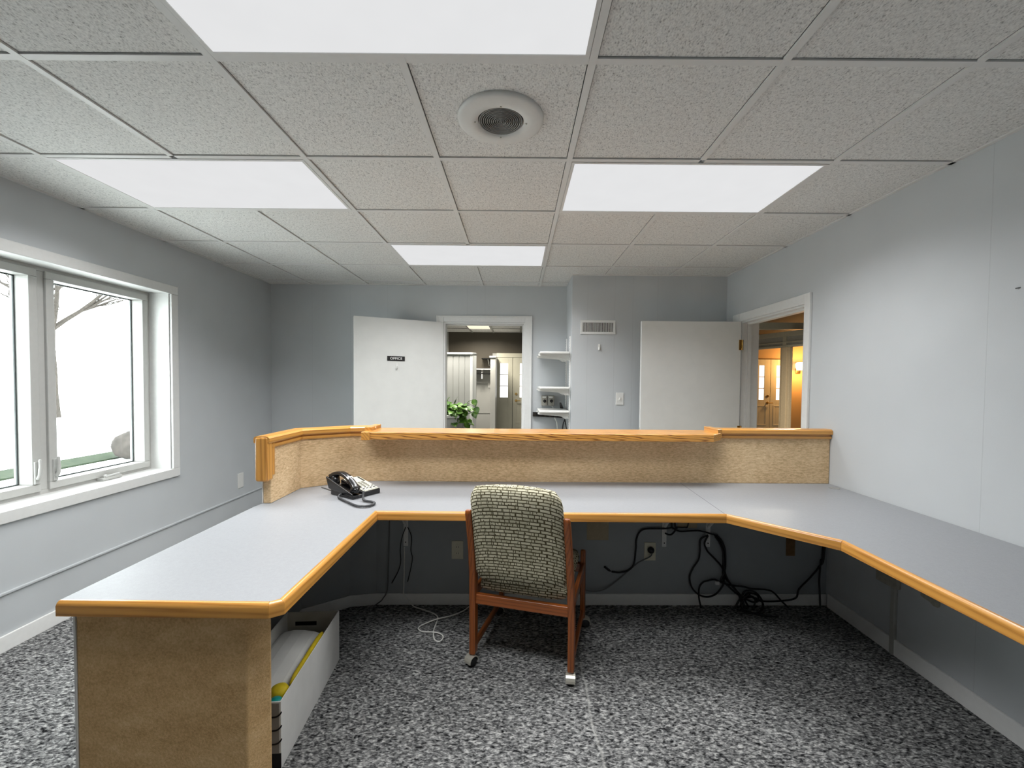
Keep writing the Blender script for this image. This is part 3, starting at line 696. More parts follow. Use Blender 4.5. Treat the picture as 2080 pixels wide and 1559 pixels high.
# ------------------------------------------------------------------ chair
CH = thing('office_chair', 'wooden framed rolling chair upholstered in cream and brown brick weave', 'chair', (.03, 2.056, 0), math.atan2(-.118, .44))
def tx(x, z):
    k = max(0, (z - .30) / .5); return x * (1 - .062 * k) + .006 * k
def upright(s):
    b = MB(); x0, x1 = s * .230, s * .262; x0, x1 = min(x0, x1), max(x0, x1)
    prof = [(.055, .0, .024), (.30, .0, .026), (.46, -.022, .026), (.62, -.062, .023), (.745, -.106, .020), (.80, -.128, .017), (.82, -.135, .010)]
    b.loft([[(tx(x0, z), y - h, z), (tx(x1, z), y - h, z), (tx(x1, z), y + h, z), (tx(x0, z), y + h, z)] for z, y, h in prof]); return b
def caster(x, y, ang, mat):
    c = MB().lathe([(.008, .045), (.008, .062)], (x, y, 0), seg=12).build('caster', 'bright_metal', CH)
    dx, dy = math.cos(ang), math.sin(ang)
    b = MB(); off = .012
    wx, wy = x + dx * .016, y + dy * .016
    b = MB(); b.lathe([(.0001, -.019), (.016, -.020), (.024, -.015), (.025, 0), (.024, .015), (.016, .020), (.0001, .019)], (0, 0, 0), 'y', 24)
    w = b.build('wheel', 'rubber_black', c, (wx, wy, .025), ang, smooth=True)
    b = MB(); rg = []
    for k in range(9):
        a = math.radians(-10 + k * 24); rg.append([(.029 * math.cos(a), -.022, .029 * math.sin(a)), (.029 * math.cos(a), .022, .029 * math.sin(a)), (.0255 * math.cos(a), .0225, .0255 * math.sin(a)), (.0255 * math.cos(a), -.0225, .0255 * math.sin(a))])
    b.loft(rg); b.build('hood', mat, c, (wx, wy, .025), ang, smooth=False)
for s in (-1, 1):
    upright(s).build('rear_leg', 'cherry', CH, bevel=.008, bseg=3, grain=2)
    b = MB(); xa, xb = sorted((s * .232, s * .260))
    b.loft([[(xa, y - h, z), (xb, y - h, z), (xb, y + h, z), (xa, y + h, z)] for z, y, h in [(.055, .485, .022), (.25, .480, .022), (.42, .472, .022), (.455, .47, .012)]])
    b.build('front_leg', 'cherry', CH, bevel=.008, bseg=3, grain=2)
    MB().box(xa + .003, xb - .003, .02, .47, .075, .105).build('runner', 'cherry', CH, bevel=.006, grain=1)
    MB().box(xa + .003, xb - .003, .02, .46, .335, .385).build('side_rail', 'cherry', CH, bevel=.006, grain=1)
MB().box(-.232, .232, -.014, .014, .312, .362).build('back_rail', 'cherry', CH, bevel=.005, grain=0)
MB().box(-.232, .232, .45, .48, .33, .38).build('front_rail', 'cherry', CH, bevel=.005, grain=0)
# back cushion: superellipse section swept up the leaning back
def cushion(rings, nx=28, p=4.5):
    b = MB(); R = []
    for (cy, cz, hx, hy, nvec) in rings:
        ring = []
        for k in range(nx):
            a = 2 * PI * k / nx; c, s_ = math.cos(a), math.sin(a)
            u = math.copysign(abs(c) ** (2 / p), c) * hx; v = math.copysign(abs(s_) ** (2 / 2.6), s_) * hy
            sag = -.018 * (1 - (u / .23) ** 2) * nvec[2] if len(nvec) > 2 else 0
            crown = .012 * (1 - (u / .23) ** 2)
            ring.append((tx(u, cz), cy + v * nvec[0] - (crown if v < 0 else -crown * .5), cz + v * nvec[1] + sag))
        R.append(ring)
    b.loft(R); return b
rg = []
L = .485
for k in range(15):
    t_ = k / 14; z = .462 + (L - .010) * t_; y = -.022 - .150 * t_ ** 1.25
    e = min(1, math.sin(PI * min(1, max(.0, .03 + .97 * t_))) * 3.2) if 0 < k < 14 else .25
    e = {0: .55, 1: .9, 13: .86, 14: .45}.get(k, 1)
    hx = .229 - (.012 if k in (0,) else .006 if k == 13 else .03 if k == 14 else 0) + .004 * math.sin(PI * t_)
    lowc = max(0, 1 - t_ * 5)
    top = max(0, (t_ - .8) * 5)
    rg.append((y, z, hx, .041 * e, (1, -.12, lowc * .5 - top * 1.1)))
cushion(rg).build('backrest', 'upholstery', CH, smooth=True)
b = MB(); R = []
for k in range(13):
    t_ = k / 12; y = .018 + .47 * t_; e = {0: .62, 1: .92, 11: .92, 12: .55}.get(k, 1); z = .398 + .028 * t_
    ring = []
    for q in range(28):
        a = 2 * PI * q / 28; c, s_ = math.cos(a), math.sin(a)
        u = math.copysign(abs(c) ** (2 / 5), c) * (.226 - (.01 if k in (0, 12) else 0)); v = math.copysign(abs(s_) ** (2 / 2.8), s_) * .04 * e
        ring.append((u, y, z + v + (.012 * (1 - (u / .23) ** 2) if v > 0 else 0)))
    R.append(ring)
b.loft(R); b.build('seat', 'upholstery', CH, smooth=True)
caster(-.243, .0, math.radians(-118), 'bright_metal'); caster(.243, .0, math.radians(-82), 'bright_metal')
caster(-.243, .485, math.radians(200), 'bright_metal'); caster(.246, .485, math.radians(10), 'bright_metal')

# ------------------------------------------------------------------ telephone
ph = thing('desk_phone', 'black corded desk telephone with a cream keypad face', 'telephone', (-.863, 2.253, ZT + .0008), math.atan2(.835, .55))
# local: x along the front edge, y to the rear
W_, D_ = .178, .198
def wedge(x0, x1, y0, y1, h0, h1, z0=0.0):
    return MB().hexa([(x0, y0, z0), (x1, y0, z0), (x1, y1, z0), (x0, y1, z0), (x0, y0, h0), (x1, y0, h0), (x1, y1, h1), (x0, y1, h1)])
wedge(.062, W_, 0, D_, .026, .072).build('base', 'phone_black', ph, bevel=.005)
b = MB(); b.hexa([(0, .0, 0), (.062, .0, 0), (.062, D_, 0), (0, D_, 0), (0, .0, .018), (.062, .0, .018), (.062, D_, .046), (0, D_, .046)])
b.hexa([(-.004, -.002, .012), (.004, -.002, .012), (.004, D_ + .015, .03), (-.004, D_ + .015, .03), (-.008, .0, .030), (.002, .0, .030), (.002, D_ + .03, .098), (-.012, D_ + .03, .098)])
b.build('cradle', 'phone_black', ph, bevel=.004)
fz = lambda y: .026 + .046 * y / D_
fp = MB().hexa([(.074, .006, fz(.006) + .0002), (W_ - .006, .006, fz(.006) + .0002), (W_ - .006, D_ - .012, fz(D_ - .012) + .0002), (.074, D_ - .012, fz(D_ - .012) + .0002),
    (.074, .006, fz(.006) + .002), (W_ - .006, .006, fz(.006) + .002), (W_ - .006, D_ - .012, fz(D_ - .012) + .002), (.074, D_ - .012, fz(D_ - .012) + .002)]).build('faceplate', 'phone_cream', ph)
def key(x, y, sx, sy, mat):
    z = fz(y) + .002; MB().box(x - sx, x + sx, y - sy, y + sy, z - .001, z + .0035).build('key', mat, ph, bevel=.0008)
for r in range(4):
    for c in range(3): key(.096 + c * .022, .066 + r * .015, .007, .0045, 'grey_box')
for r in range(2):
    for c in range(4): key(.088 + c * .024, .018 + r * .020, .0085, .0065, 'key_white'); 
for r in range(2):
    for c in range(4): key(.088 + c * .024, .0285 + r * .020, .006, .0018, 'phone_black')
for r in range(7): key(.160, .120 + r * .009, .004, .003, 'black_plastic')
hp = smooth_path([(.028, .012, .050), (.030, .03, .064), (.031, .07, .094), (.031, .11, .112), (.030, .15, .118), (.028, .19, .110), (.027, .212, .094)], 4)
b = MB(); R = []
for i, p in enumerate(hp):
    t_ = i / (len(hp) - 1); wv = .019 + .009 * (abs(2 * t_ - 1) ** 3); th = .011 + .008 * (abs(2 * t_ - 1) ** 4)
    d = (hp[min(i + 1, len(hp) - 1)] - hp[max(i - 1, 0)]).normalized(); n = Vector((1, 0, 0)).cross(d)
    R.append([p + Vector((wv * math.copysign(abs(math.cos(a)) ** .6, math.cos(a)), 0, 0)) + n * th * math.copysign(abs(math.sin(a)) ** .6, math.sin(a)) for a in [2 * PI * k / 16 for k in range(16)]])
b.loft(R)
b.lathe([(.024, .030), (.026, .040), (.022, .060)], (.029, .022, 0), seg=20); b.lathe([(.024, .052), (.026, .066), (.022, .100)], (.028, .196, 0), seg=20)
b.build('handset', 'phone_black', ph, smooth=True)
MB().hexa([(.012, .060, .0985), (.048, .060, .0985), (.048, .075, .108), (.012, .075, .108), (.012, .060, .100), (.048, .060, .100), (.048, .075, .1095), (.012, .075, .1095)]).build('name_strip', 'key_white', ph)
# coiled handset cord
R_ = Matrix.Rotation(-math.atan2(.835, .55), 4, 'Z')
cordw = [(-.812, 2.268, ZT + .042), (-.806, 2.245, ZT + .02), (-.79, 2.215, ZT + .0085), (-.745, 2.195, ZT + .008), (-.722, 2.172, ZT + .008), (-.722, 2.14, ZT + .008), (-.742, 2.113, ZT + .008), (-.79, 2.118, ZT + .008), (-.85, 2.17, ZT + .008), (-.925, 2.245, ZT + .008), (-.95, 2.282, ZT + .012), (-.938, 2.318, ZT + .02), (-.922, 2.325, ZT + .022)]
cl = smooth_path([R_ @ (Vector(p) - Vector((-.863, 2.253, ZT))) for p in cordw], 40)
b = MB(); hel = []
acc = 0; up = Vector((0, 0, 1))
for i, p in enumerate(cl):
    d = (cl[min(i + 1, len(cl) - 1)] - cl[max(i - 1, 0)]).normalized(); a = d.cross(up).normalized(); c = a.cross(d)
    ph_ = i * 2 * PI / 5.2
    hel.append(p + (a * math.cos(ph_) + c * math.sin(ph_)) * .0045)
b.tube(cl, .0042, 8); b.tube(hel, .0026, 5)
b.build('handset_cord', 'cord_grey', ph, smooth=True)
cable([(-1.0, 2.40, ZT + .008), (-1.035, 2.425, ZT + .004), (-1.07, 2.445, ZT + .004), (-1.105, 2.475, ZT + .004), (-1.14, 2.50, ZT + .004)], 'cable_wallgrey', 'thin grey line cord trailing behind the telephone on the desk', r=.0032)

# ------------------------------------------------------------------ white box under the desk with things in it
BA = math.atan2(.62, -.045) - PI / 2
bx = thing('storage_box', 'open white cardboard file box on the carpet under the left desk wing', 'box', (-.846, 1.522, 0), BA)
# local: x from the right wall (0) to the left (-.25), y 0..0.62 to the far end
BH, BW, BL = .25, .255, .622
MB().box(-.004, 0, 0, BL, 0, BH).build('side_wall', 'box_white', bx); MB().box(-BW, -BW + .004, 0, BL, 0, BH).build('side_wall', 'box_white', bx)
MB().box(-BW + .004, -.004, 0, .004, 0, BH).build('near_end', 'box_white', bx)
b = MB(); sx0, sx1 = -.215, -.11
b.box(-BW + .004, sx0, BL - .004, BL, 0, BH); b.box(sx1, -.004, BL - .004, BL, 0, BH); b.box(sx0, sx1, BL - .004, BL, 0, .180); b.box(sx0, sx1, BL - .004, BL, .202, BH)
b.build('far_end', 'box_inner', bx); MB().box(sx0, sx1, BL, BL + .001, .175, .206).build('hand_hole', 'dark_gap', bx); MB().box(-BW + .004, -.004, .004, BL - .004, 0, .004).build('bottom', 'box_inner', bx)
MB().box(-BW + .002, -.006, -.0012, 0, .06, .245).build('label_panel', 'printed_grey', bx)
for z in (.095, .145, .195):
    MB().tube(smooth_path([(-.10, -.002, z), (-.03, -.002, z), (-.012, -.002, z + .003), (-.001, -.002, z + .012), (.001, .003, z + .016)], 4), .0028, 6).build('printed_line', 'ink_black', bx)
MB().box(-BW, .001, -.0016, 0, .0, .06).build('printed_band', 'ink_black', bx)
def inbox(name, mb, mat, label, cat, **k):
    o = mb.build(name, mat, None, (-.846, 1.522, 0), BA, **k); return tag(o, label, cat)
# big white folded sheet, sloping gently
b = MB(); R = []
for k in range(13):
    t_ = k / 12; y = .012 + .49 * t_; zc = .165 + .045 * t_ - .012 * t_ ** 6
    R.append([(-.246 + .198 * u, y + .03 * (1 - u) * t_, zc + .018 * math.sin(u * 2.4) + dz) for u, dz in [(0, -.012), (.12, 0), (.35, .004), (.6, .002), (.85, .0), (1, -.004), (1, -.05), (.5, -.05), (0, -.04)]])
b.loft(R); inbox('folded_paper', b, 'paper_white', 'big white folded sheet lying in the open file box', 'paper')
b = MB(); R = []
for k in range(14):
    t_ = k / 13; y = .135 + .325 * t_; zc = .220 + .010 * t_; r = .013 * {0: .4, 1: .85, 12: .9, 13: .5}.get(k, 1)
    R.append([(-.024 + r * math.cos(a), y, zc + 1.35 * r * math.sin(a)) for a in [2 * PI * q / 14 for q in range(14)]])
b.loft(R); inbox('yellow_folder', b, 'yellow_cloth', 'yellow rolled item along the right side of the file box', 'folder', smooth=True)
inbox('yellow_bundle', MB().lathe([(.0001, .0), (.022, .004), (.034, .016), (.036, .032), (.028, .046), (.012, .053), (.0001, .054)], (-.050, .096, .190), seg=24), 'yellow_cloth', 'rounded yellow bundle at the near end of the file box', 'bundle', smooth=True)
inbox('teal_pouch', MB().lathe([(.0001, .0), (.020, .003), (.025, .012), (.025, .045), (.018, .054), (.0001, .056)], (-.034, .034, .182), seg=20), 'teal_plastic', 'small teal pouch at the very near end of the file box', 'pouch', smooth=True)

# ------------------------------------------------------------------ foyer seen through the back doorway
FY = 10.0
b = MB(); b.box(-2.92, 9.2, FY, FY + .12, 0, 2.62)
struct(b.build('wall_far', 'foyer_grey'), 'far foyer wall with double doors', 'wall')
struct(MB().box(-2.92, 2.3, YB + .12, FY + .12, 2.562, 2.62).build('ceiling_foyer', 'tile'), 'tiled ceiling of the foyer behind the doorway', 'ceiling')
b = MB()
for x in (-1.66, -1.05, -.555, .07, .68): b.box(x - .02, x + .02, YB + .12, FY, 2.552, 2.562)
for y in (8.66, 9.27, 8.05, 7.44): b.box(-2.9, 2.2, y - .02, y + .02, 2.553, 2.562)
struct(b.build('trim_3', 'panel_paint'), 'ceiling grid of the foyer', 'trim')
struct(MB().box(-2.92, -2.82, YB + .12, FY, 0, 2.562).build('wall_foyer_left', 'foyer_grey'), 'left wall of the foyer', 'wall')
struct(MB().box(2.2, 2.3, YB, FY, 0, 2.62).build('wall_light_divider', 'foyer_grey'), 'unseen wall added between foyer and hall to keep the warm light apart', 'wall')  # added unseen divider, keeps the warm hall light off the foyer doors
fl = thing('ceiling_light', 'small yellowish light panel in the foyer ceiling through the back doorway', 'ceiling light', (-.81, 9.03, 2.562))
MB().box(-.235, .235, -.33, .22, -.012, 0).build('frame', 'panel_paint', fl); MB().box(-.222, .222, -.318, .208, -.016, -.011).build('diffuser', 'foyer_glow', fl)
l = bpy.data.lights.new('lamp', 'AREA'); l.shape = 'RECTANGLE'; l.size = .42; l.size_y = .5; l.energy = 52; l.color = (1, .93, .80); l.spread = math.radians(160)
o = bpy.data.objects.new('lamp', l); COL.objects.link(o); o.parent = fl; o.location = (0, -.05, -.02)
foyer_fill = thing('ceiling_light', 'added foyer light panel just inside the back doorway, out of sight above', 'ceiling light', (-1.0, 6.0, 2.562))  # added lamp out of view, fill light for the partition and planter
MB().box(-.6, .6, -.3, .3, -.012, 0).build('frame', 'panel_paint', foyer_fill); MB().box(-.585, .585, -.285, .285, -.016, -.011).build('diffuser', 'foyer_glow', foyer_fill)
l = bpy.data.lights.new('lamp', 'AREA'); l.shape = 'RECTANGLE'; l.size = 1.1; l.size_y = .55; l.energy = 46; l.color = (1, .95, .86); l.spread = math.radians(150)
o = bpy.data.objects.new('lamp', l); COL.objects.link(o); o.parent = foyer_fill; o.location = (0, 0, -.02)
# double doors
def double_door(name, x0, mid, x1, zt, y, mat, label, gl, handle_x):
    d = sroot(name, label, 'door')
    for (a, c) in ((x0, mid - .004), (mid + .004, x1)):
        gx0, gx1 = gl[0] if a == x0 else gl[1]; z0, z1 = 1.055, 1.85
        b = MB(); b.box(a, gx0, y - .05, y - .005, .02, zt); b.box(gx1, c, y - .05, y - .005, .02, zt); b.box(gx0, gx1, y - .05, y - .005, .02, z0); b.box(gx0, gx1, y - .05, y - .005, z1, zt)
        f = b.build('leaf', mat, d, bevel=.004)
        b = MB(); ax0, ax1 = a + .07, c - .07
        for z_0, z_1 in ((.46, .93), (.10, .40)):
            b.box(ax0, ax1, y - .056, y - .05, z_0, z_0 + .03); b.box(ax0, ax1, y - .056, y - .05, z_1 - .03, z_1); b.box(ax0, ax0 + .03, y - .056, y - .05, z_0 + .03, z_1 - .03); b.box(ax1 - .03, ax1, y - .056, y - .05, z_0 + .03, z_1 - .03)
        b.build('panel_moulding', mat, f, bevel=.003)
        b = MB(); b.box(gx0, gx1, y - .03, y - .026, z0, z1); b.build('pane', 'day_glow', f)
        b = MB()
        for zz in (z0 + (z1 - z0) / 3, z0 + 2 * (z1 - z0) / 3): b.box(gx0, gx1, y - .045, y - .025, zz - .008, zz + .008)
        b.build('muntin', mat, f)
    b = MB(); b.lathe([(.03, y - .056), (.03, y - .05)], (handle_x, 0, .985), 'y', 18); b.tube([(handle_x, y - .056, .985), (handle_x, y - .10, .985), (handle_x + .10, y - .10, .985)], .011, 8)
    b.build('handle', 'brass', d)
    MB().lathe([(.028, y - .062), (.03, y - .05)], (handle_x, 0, 1.14), 'y', 18).build('deadbolt', 'brass', d)
    return d
emit('day_glow', (1, 1, 1), 1.6)
double_door('door_3', -.475, -.105, .72, 1.975, FY, 'cream_door', 'cream double doors with tall lights across the foyer', ((-.395, -.212), (.062, .245)), -.02)
b = MB(); b.box(-.478, .75, FY - .06, FY, 1.982, 2.08); struct(b.build('trim_4', 'cream_door', bevel=.004), 'cream head casing over the foyer double doors', 'trim')
t = thing('pilaster', 'pale post with a moulded cap left of the foyer double doors', 'post', (-.54, 9.2, 0))
MB().box(-.035, .075, 0, .75, 0, 1.93).build('shaft', 'door_white', t); MB().box(-.055, .09, -.02, .75, 1.93, 1.965).build('cap', 'white_trim', t, bevel=.005)
b = MB(); b.box(-1.6, -.575, FY - .002, FY, 1.72, 2.562); struct(b.build('wall_far_upper', 'foyer_brown'), 'brown upper part of the far foyer wall', 'trim')
b = MB(); b.box(-.575, 2.2, FY - .002, FY, 2.08, 2.562); struct(b.build('wall_far_upper', 'foyer_brown'), 'brown wall above the foyer double doors', 'trim')
struct(MB().box(-1.4, -.58, FY - .012, FY, .682, .70).build('trim_7', 'foyer_grey'), 'grey moulding low on the foyer wall', 'trim')
t = thing('coat_shelf', 'white coat shelf with a rail in the foyer recess', 'shelf', (-.80, FY, 1.70))
MB().box(-.30, .20, -.30, 0, -.012, .012).build('board', 'white_trim', t); MB().tube([(-.30, -.24, -.10), (.20, -.24, -.10)], .014, 10).build('rail', 'dark_gap', t)
MB().box(-.01, .01, -.25, 0, -.22, -.012).build('bracket', 'white_trim', t)
t = thing('coat_bracket', 'black angle bracket high on the foyer wall, left of the post', 'bracket', (-.70, FY, 1.93))
MB().box(-.11, .09, -.26, 0, 0, .022).build('arm', 'dark_gap', t); MB().tube([(.03, -.20, .0), (.05, -.002, -.14)], .010, 6).build('brace', 'panel_paint', t)
t = thing('light_switch', 'white switch plate in the foyer recess, left of the post', 'switch', (-.65, FY, 1.33))
MB().box(-.032, .032, -.008, 0, -.055, .055).build('plate', 'white_plastic', t, bevel=.003)
struct(MB().box(-1.3, -.56, FY - .35, FY - .30, .0, .345).build('trim_8', 'dark_floor'), 'dark low bench front in the foyer recess', 'trim')
# beadboard booth and planter
t = thing('beadboard_partition', 'pale green grey beadboard partition with a white cap in the foyer', 'partition', (-1.0, 6.4, 0))
b = MB(); b.box(-1.2, .325, 0, .12, 0, 1.815)
b.build('board', 'foyer_grey', t)
b = MB()
for k in range(18): b.box(-1.18 + k * .088, -1.18 + k * .088 + .078, -.006, 0, .02, 1.80)
b.build('bead', 'foyer_grey', t, bevel=.003)
MB().prism([(-1.2, -.03), (.335, -.03), (.385, .05), (.385, .15), (-1.2, .15)], 1.815, 1.845).build('cap', 'white_trim', t, bevel=.006)
MB().box(.30, .34, -.012, .13, 0, 1.815).build('corner_trim', 'white_trim', t)
t = thing('planter_box', 'grey planter box with a white rim, holding the pothos', 'planter', (-1.15, 5.98, 0))
b = MB(); b.box(-.45, .34, -.17, -.15, 0, .92); b.box(-.45, .34, .38, .40, 0, .92); b.box(.32, .34, -.15, .38, 0, .92); b.box(-.45, -.43, -.15, .38, 0, .92)
b.build('body', 'foyer_grey', t)
b = MB(); b.box(-.46, .37, -.20, -.13, .92, .955); b.box(-.46, .37, .36, .41, .92, .955); b.box(.31, .37, -.13, .36, .92, .955); b.box(-.46, -.42, -.13, .36, .92, .955)
b.build('rim', 'white_trim', t, bevel=.006)
MB().box(-.43, .32, -.15, .38, .0, .90).build('soil', 'soil', t)
pl = thing('potted_plant', 'green leafy pothos spilling over the foyer planter box', 'plant', (-1.0, 6.0, .90))
b = MB(); stems = MB(); rnd = random.Random(11)
def leafmesh(b, base, d, n, s):
    d = d.normalized(); side = d.cross(n).normalized(); n = side.cross(d)
    o = [(0, 0), (.28, .12), (.44, .36), (.38, .62), (.16, .86), (0, 1.08), (-.16, .86), (-.38, .62), (-.44, .36), (-.28, .12)]
    mid = [b.bm.verts.new(base + d * (s * y) - n * (s * .10 * math.sin(y * 3))) for y in (0.02, .36, .7)]
    vs = [b.bm.verts.new(base + side * (s * x) + d * (s * y) + n * (s * .16 * abs(x) - s * .22 * y * y)) for x, y in o]
    for i, j, k in ((0, 1, None), (1, 2, None)): pass
    F = b.bm.faces.new
    F((vs[0], vs[1], mid[0])); F((vs[1], vs[2], mid[1], mid[0])); F((vs[2], vs[3], mid[2], mid[1])); F((vs[3], vs[4], mid[2])); F((vs[4], vs[5], mid[2]))
    F((vs[0], mid[0], vs[9])); F((vs[9], mid[0], mid[1], vs[8])); F((vs[8], mid[1], mid[2], vs[7])); F((vs[7], mid[2], vs[6])); F((vs[6], mid[2], vs[5]))
for k in range(150):
    x = rnd.uniform(-.24, .24); y = rnd.uniform(-.16, .22); h = rnd.uniform(.06, .28) * (1 - .35 * abs(x - .02) / .3)
    if k % 5 == 0: x = rnd.uniform(.10, .34); y = rnd.uniform(-.22, -.08); h = rnd.uniform(-.05, .22)
    root = Vector((x * .7, y * .7, .02)); p = Vector((x, y, h - .03))
    stems.tube([root, (root + p) / 2 + Vector((0, 0, .03)), p], .004, 5)
    d = Vector((x * 1.4 + rnd.uniform(-.3, .3), y * 1.2 - .25 + rnd.uniform(-.3, .3), rnd.uniform(-.45, .35)))
    leafmesh(b, p, d, Vector((rnd.uniform(-.3, .3), -.55, 1)).normalized(), rnd.uniform(.075, .125))
for (x, y, z) in ((.40, -.10, .27), (.43, -.10, .17), (.40, -.08, .10)):
    p = Vector((x, y, z)); stems.tube([(.22, -.02, .08), (.33, -.06, .16 + z * .3), p], .004, 5)
    leafmesh(b, p, Vector((.25, -.3, -.5)), Vector((0, -.8, .5)), .10)
b.build('foliage', 'leaf', pl, smooth=True); stems.build('stems', 'stem_green', pl, smooth=True)

# ------------------------------------------------------------------ hall seen through the right doorway
struct(MB().box(2.15, 9.2, YR, FY + .12, 2.562, 2.62).build('ceiling_hall', 'hall_ceiling'), 'dark ceiling of the hall beyond the right doorway', 'ceiling')
struct(MB().box(2.15, 9.2, YR - .1, YR, 0, 2.62).build('wall_hall_near', 'hall_tan'), 'near end wall of the hall', 'wall')
struct(MB().box(9.2, 9.3, YR, FY + .12, 0, 2.62).build('wall_hall_right', 'hall_tan'), 'far right wall of the hall', 'wall')
struct(MB().box(2.3, 9.2, FY - .004, FY, 0, 2.562).build('wall_hall_far', 'hall_tan'), 'tan far wall of the hall', 'wall')
double_door('door_4', 5.46, 5.86, 6.26, 1.99, FY - .004, 'cream_door', 'cream double doors with narrow lights across the warm lit hall', ((5.60, 5.72), (6.0, 6.10)), 5.80)
struct(MB().box(2.3, 6.6, 6.98, 7.12, 2.31, 2.415).build('trim_11', 'beam_paint'), 'pale horizontal beam crossing the hall', 'trim')
# transom partition running away at an angle, with a post under it
A0 = Vector((4.75, 6.1)); A1 = Vector((3.86, 8.8)); dirv = (A1 - A0).normalized(); ang = math.atan2(dirv.y, dirv.x)
LEN = (A1 - A0).length
t = thing('transom_partition', 'pale timber transom screen with a post, in the warm lit hall', 'partition', (A0.x, A0.y, 0), ang)
MB().box(0, LEN, -.05, .05, 2.20, 2.28).build('head_rail', 'beam_paint', t, bevel=.004)
MB().box(0, LEN, -.04, .04, 2.025, 2.06).build('bottom_rail', 'beam_paint', t, bevel=.004)
MB().box(0, LEN, -.015, .015, 2.06, 2.20).build('transom_panel', 'panel_paint', t)
b = MB()
for x in (.05, 1.04, 2.0, 2.75): b.box(x - .03, x + .03, -.045, .045, 2.06, 2.20)
b.build('stile', 'beam_paint', t)
MB().box(0, LEN, -.03, .03, 2.095, 2.115).build('louvre', 'beam_paint', t)
b = MB(); b.box(.99, 1.08, -.05, .05, 0, 2.025); b.box(.95, .99, -.035, .035, 0, 2.025); b.box(1.08, 1.12, -.035, .035, 0, 2.025)
b.build('post', 'tan_trim', t, bevel=.004)
sc = thing('wall_sconce', 'glowing white wall sconce on the tan hall wall', 'wall lamp', (6.52, FY - .004, 1.83))
MB().box(-.05, .05, -.02, 0, -.16, .10).build('back_plate', 'brass', sc, bevel=.004)
MB().lathe([(.0001, -.085), (.09, -.08), (.115, -.02), (.12, .06), (.10, .09), (.0001, .092)], (0, -.13, 0), seg=24).build('shade', 'sconce_glow', sc, smooth=True)
l = bpy.data.lights.new('lamp', 'POINT'); l.energy = 75; l.color = (1, .50, .16); l.shadow_soft_size = .12
o = bpy.data.objects.new('lamp', l); COL.objects.link(o); o.parent = sc; o.location = (0, -.36, 0)

hall_fill = thing('ceiling_light', 'added square light panel, unseen in the hall ceiling beyond the right doorway', 'ceiling light', (3.5, 4.8, 2.562))  # added lamp out of view, brightens the transom screen and beam
MB().box(-.3, .3, -.3, .3, -.012, 0).build('frame', 'panel_paint', hall_fill); MB().box(-.285, .285, -.285, .285, -.016, -.011).build('diffuser', 'foyer_glow', hall_fill)
l = bpy.data.lights.new('lamp', 'AREA'); l.shape = 'RECTANGLE'; l.size = .55; l.size_y = .55; l.energy = 120; l.color = (1, .92, .76); l.spread = math.radians(160)
o = bpy.data.objects.new('lamp', l); COL.objects.link(o); o.parent = hall_fill; o.location = (0, 0, -.02)

# ------------------------------------------------------------------ outside the window
struct(MB().box(-60, -2.95, -30, 60, -.45, -.30).build('ground_outside', 'snow_ground'), 'bright pale ground outside the window', 'ground')
o = MB().box(-9.35, -8.55, -4, 22, -.30, -.27).build('grass_strip', 'grass'); tag(o, 'strip of pale green grass outside the window', 'grass', kind='stuff')
b = MB(); bmesh.ops.create_icosphere(b.bm, subdivisions=3, radius=.42)
for v in b.bm.verts: v.co *= 1 + .16 * math.sin(v.co.x * 9 + 1) * math.cos(v.co.y * 8) + random.uniform(-.03, .03); v.co.z *= .85
o = b.build('boulder', 'rock', loc=(-8.25, 9.35, -.02), smooth=True); tag(o, 'brown grey boulder beside the grass outside the window', 'rock')
o = MB().prism([(-13.9, 12.2), (-12.8, 12.6), (-12.2, 15.2), (-13.6, 15.4)], -.30, -.292).build('bluish_patch', 'bluish_dark'); struct(o, 'bluish dark patch on the ground outside', 'ground')  # flat bluish dark patch on the pale ground
def tree(x, y, h, seed, label):
    r = random.Random(seed); b = MB()
    def grow(p, d, ln, rad, lv):
        n = 4; pts = [p]; q = p.copy(); dd = d.copy()
        for k in range(n):
            dd = (dd + Vector((r.uniform(-.16, .16), r.uniform(-.16, .16), r.uniform(-.05, .12)))).normalized(); q = q + dd * ln / n; pts.append(q.copy())
        b.tube(pts, [rad * (1 - .45 * k / n) for k in range(n + 1)], 6 if lv < 2 else 4)
        if lv >= 4: return
        for k in range(3 if lv else 5):
            i = r.randint(2, n); a = r.uniform(0, 2 * PI); s = r.uniform(.5, 1.0)
            nd = (dd * .75 + Vector((math.cos(a), math.sin(a), r.uniform(-.15, .5))) * s).normalized()
            grow(pts[i], nd, ln * r.uniform(.55, .75), rad * .5, lv + 1)
    grow(Vector((0, 0, 0)), Vector((0, 0, 1)), h * .4, h * .022, 0)
    o = b.build('bare_tree', 'bark', loc=(x, y, -.32)); tag(o, label, 'tree')
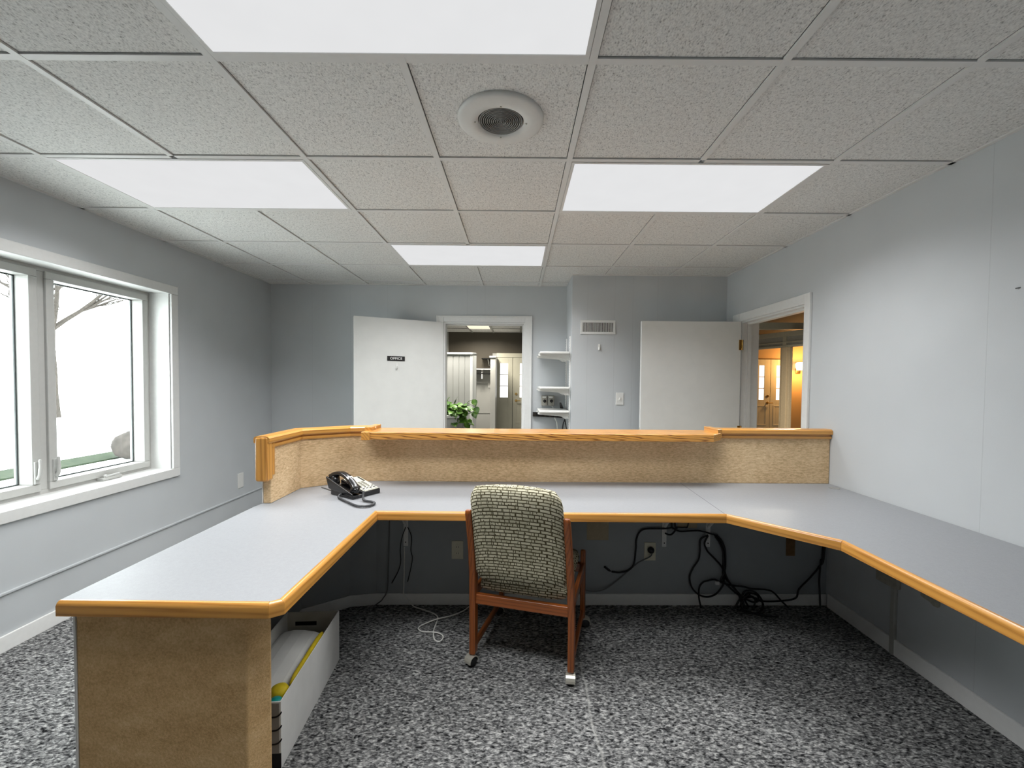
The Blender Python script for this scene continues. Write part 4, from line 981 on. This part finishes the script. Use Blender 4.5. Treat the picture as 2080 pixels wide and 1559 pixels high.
tree(-20, 18.5, 10, 3, 'bare tree seen through the right window pane')
tree(-24, 13.0, 10, 5, 'bare tree seen through the left window pane')

PART_LABELS = {'edge_band': 'honey oak edge of the worktop', 'faceplate': 'cream keypad face', 'handset_cord': 'coiled dark grey handset cord', 'hood': 'pale metal caster hood',
    'cap_rail': 'honey oak cap rail', 'end_cap': 'honey oak end of the cap rail', 'transaction_shelf': 'glossy oak shelf with strong grain', 'fabric_panel': 'beige woven fabric panel', 'knee_wall': 'grey painted wall under the desk',
    'printed_band': 'black printed band', 'printed_line': 'black printed line', 'hinge': 'brass hinge', 'grille': 'grey ringed grille', 'dial': 'black round dial', 'seam': 'thin dark seam'}
for o in bpy.data.objects:
    if o.parent and o.name.split('.')[0] in PART_LABELS: o['label'] = PART_LABELS[o.name.split('.')[0]]

# ------------------------------------------------------------------ light, sky, camera
w = bpy.data.worlds.new('sky'); scene.world = w; w.use_nodes = True
bg = w.node_tree.nodes['Background']; bg.inputs[0].default_value = (.93, .98, 1.0, 1); bg.inputs[1].default_value = 9
cam = bpy.data.cameras.new('camera'); co = bpy.data.objects.new('camera', cam); COL.objects.link(co); scene.camera = co
yaw, pitch, roll = .00136992, -.0280512, -.00892723
Rm = Matrix.Rotation(yaw, 3, 'Z') @ Matrix.Rotation(pitch, 3, 'X') @ Matrix.Rotation(roll, 3, 'Y')
right, fwd, upv = Rm.col[0], Rm.col[1], Rm.col[2]
mw = Matrix.Identity(4)
for i in range(3): mw[i][0] = right[i]; mw[i][1] = upv[i]; mw[i][2] = -fwd[i]
mw[2][3] = 1.415382
co.matrix_world = mw
cam.sensor_fit = 'HORIZONTAL'; cam.sensor_width = 36; cam.lens = 36 * 871.952 / 2080
cam.shift_x = -(1048.925 - 1040) / 2080; cam.shift_y = (799.949 - 779.5) / 2080
cam.clip_start = .02; cam.clip_end = 300
vs = scene.view_settings; vs.view_transform = 'Standard'; vs.look = 'None'; vs.gamma = 1; vs.use_curve_mapping = False; vs.exposure = 0.0
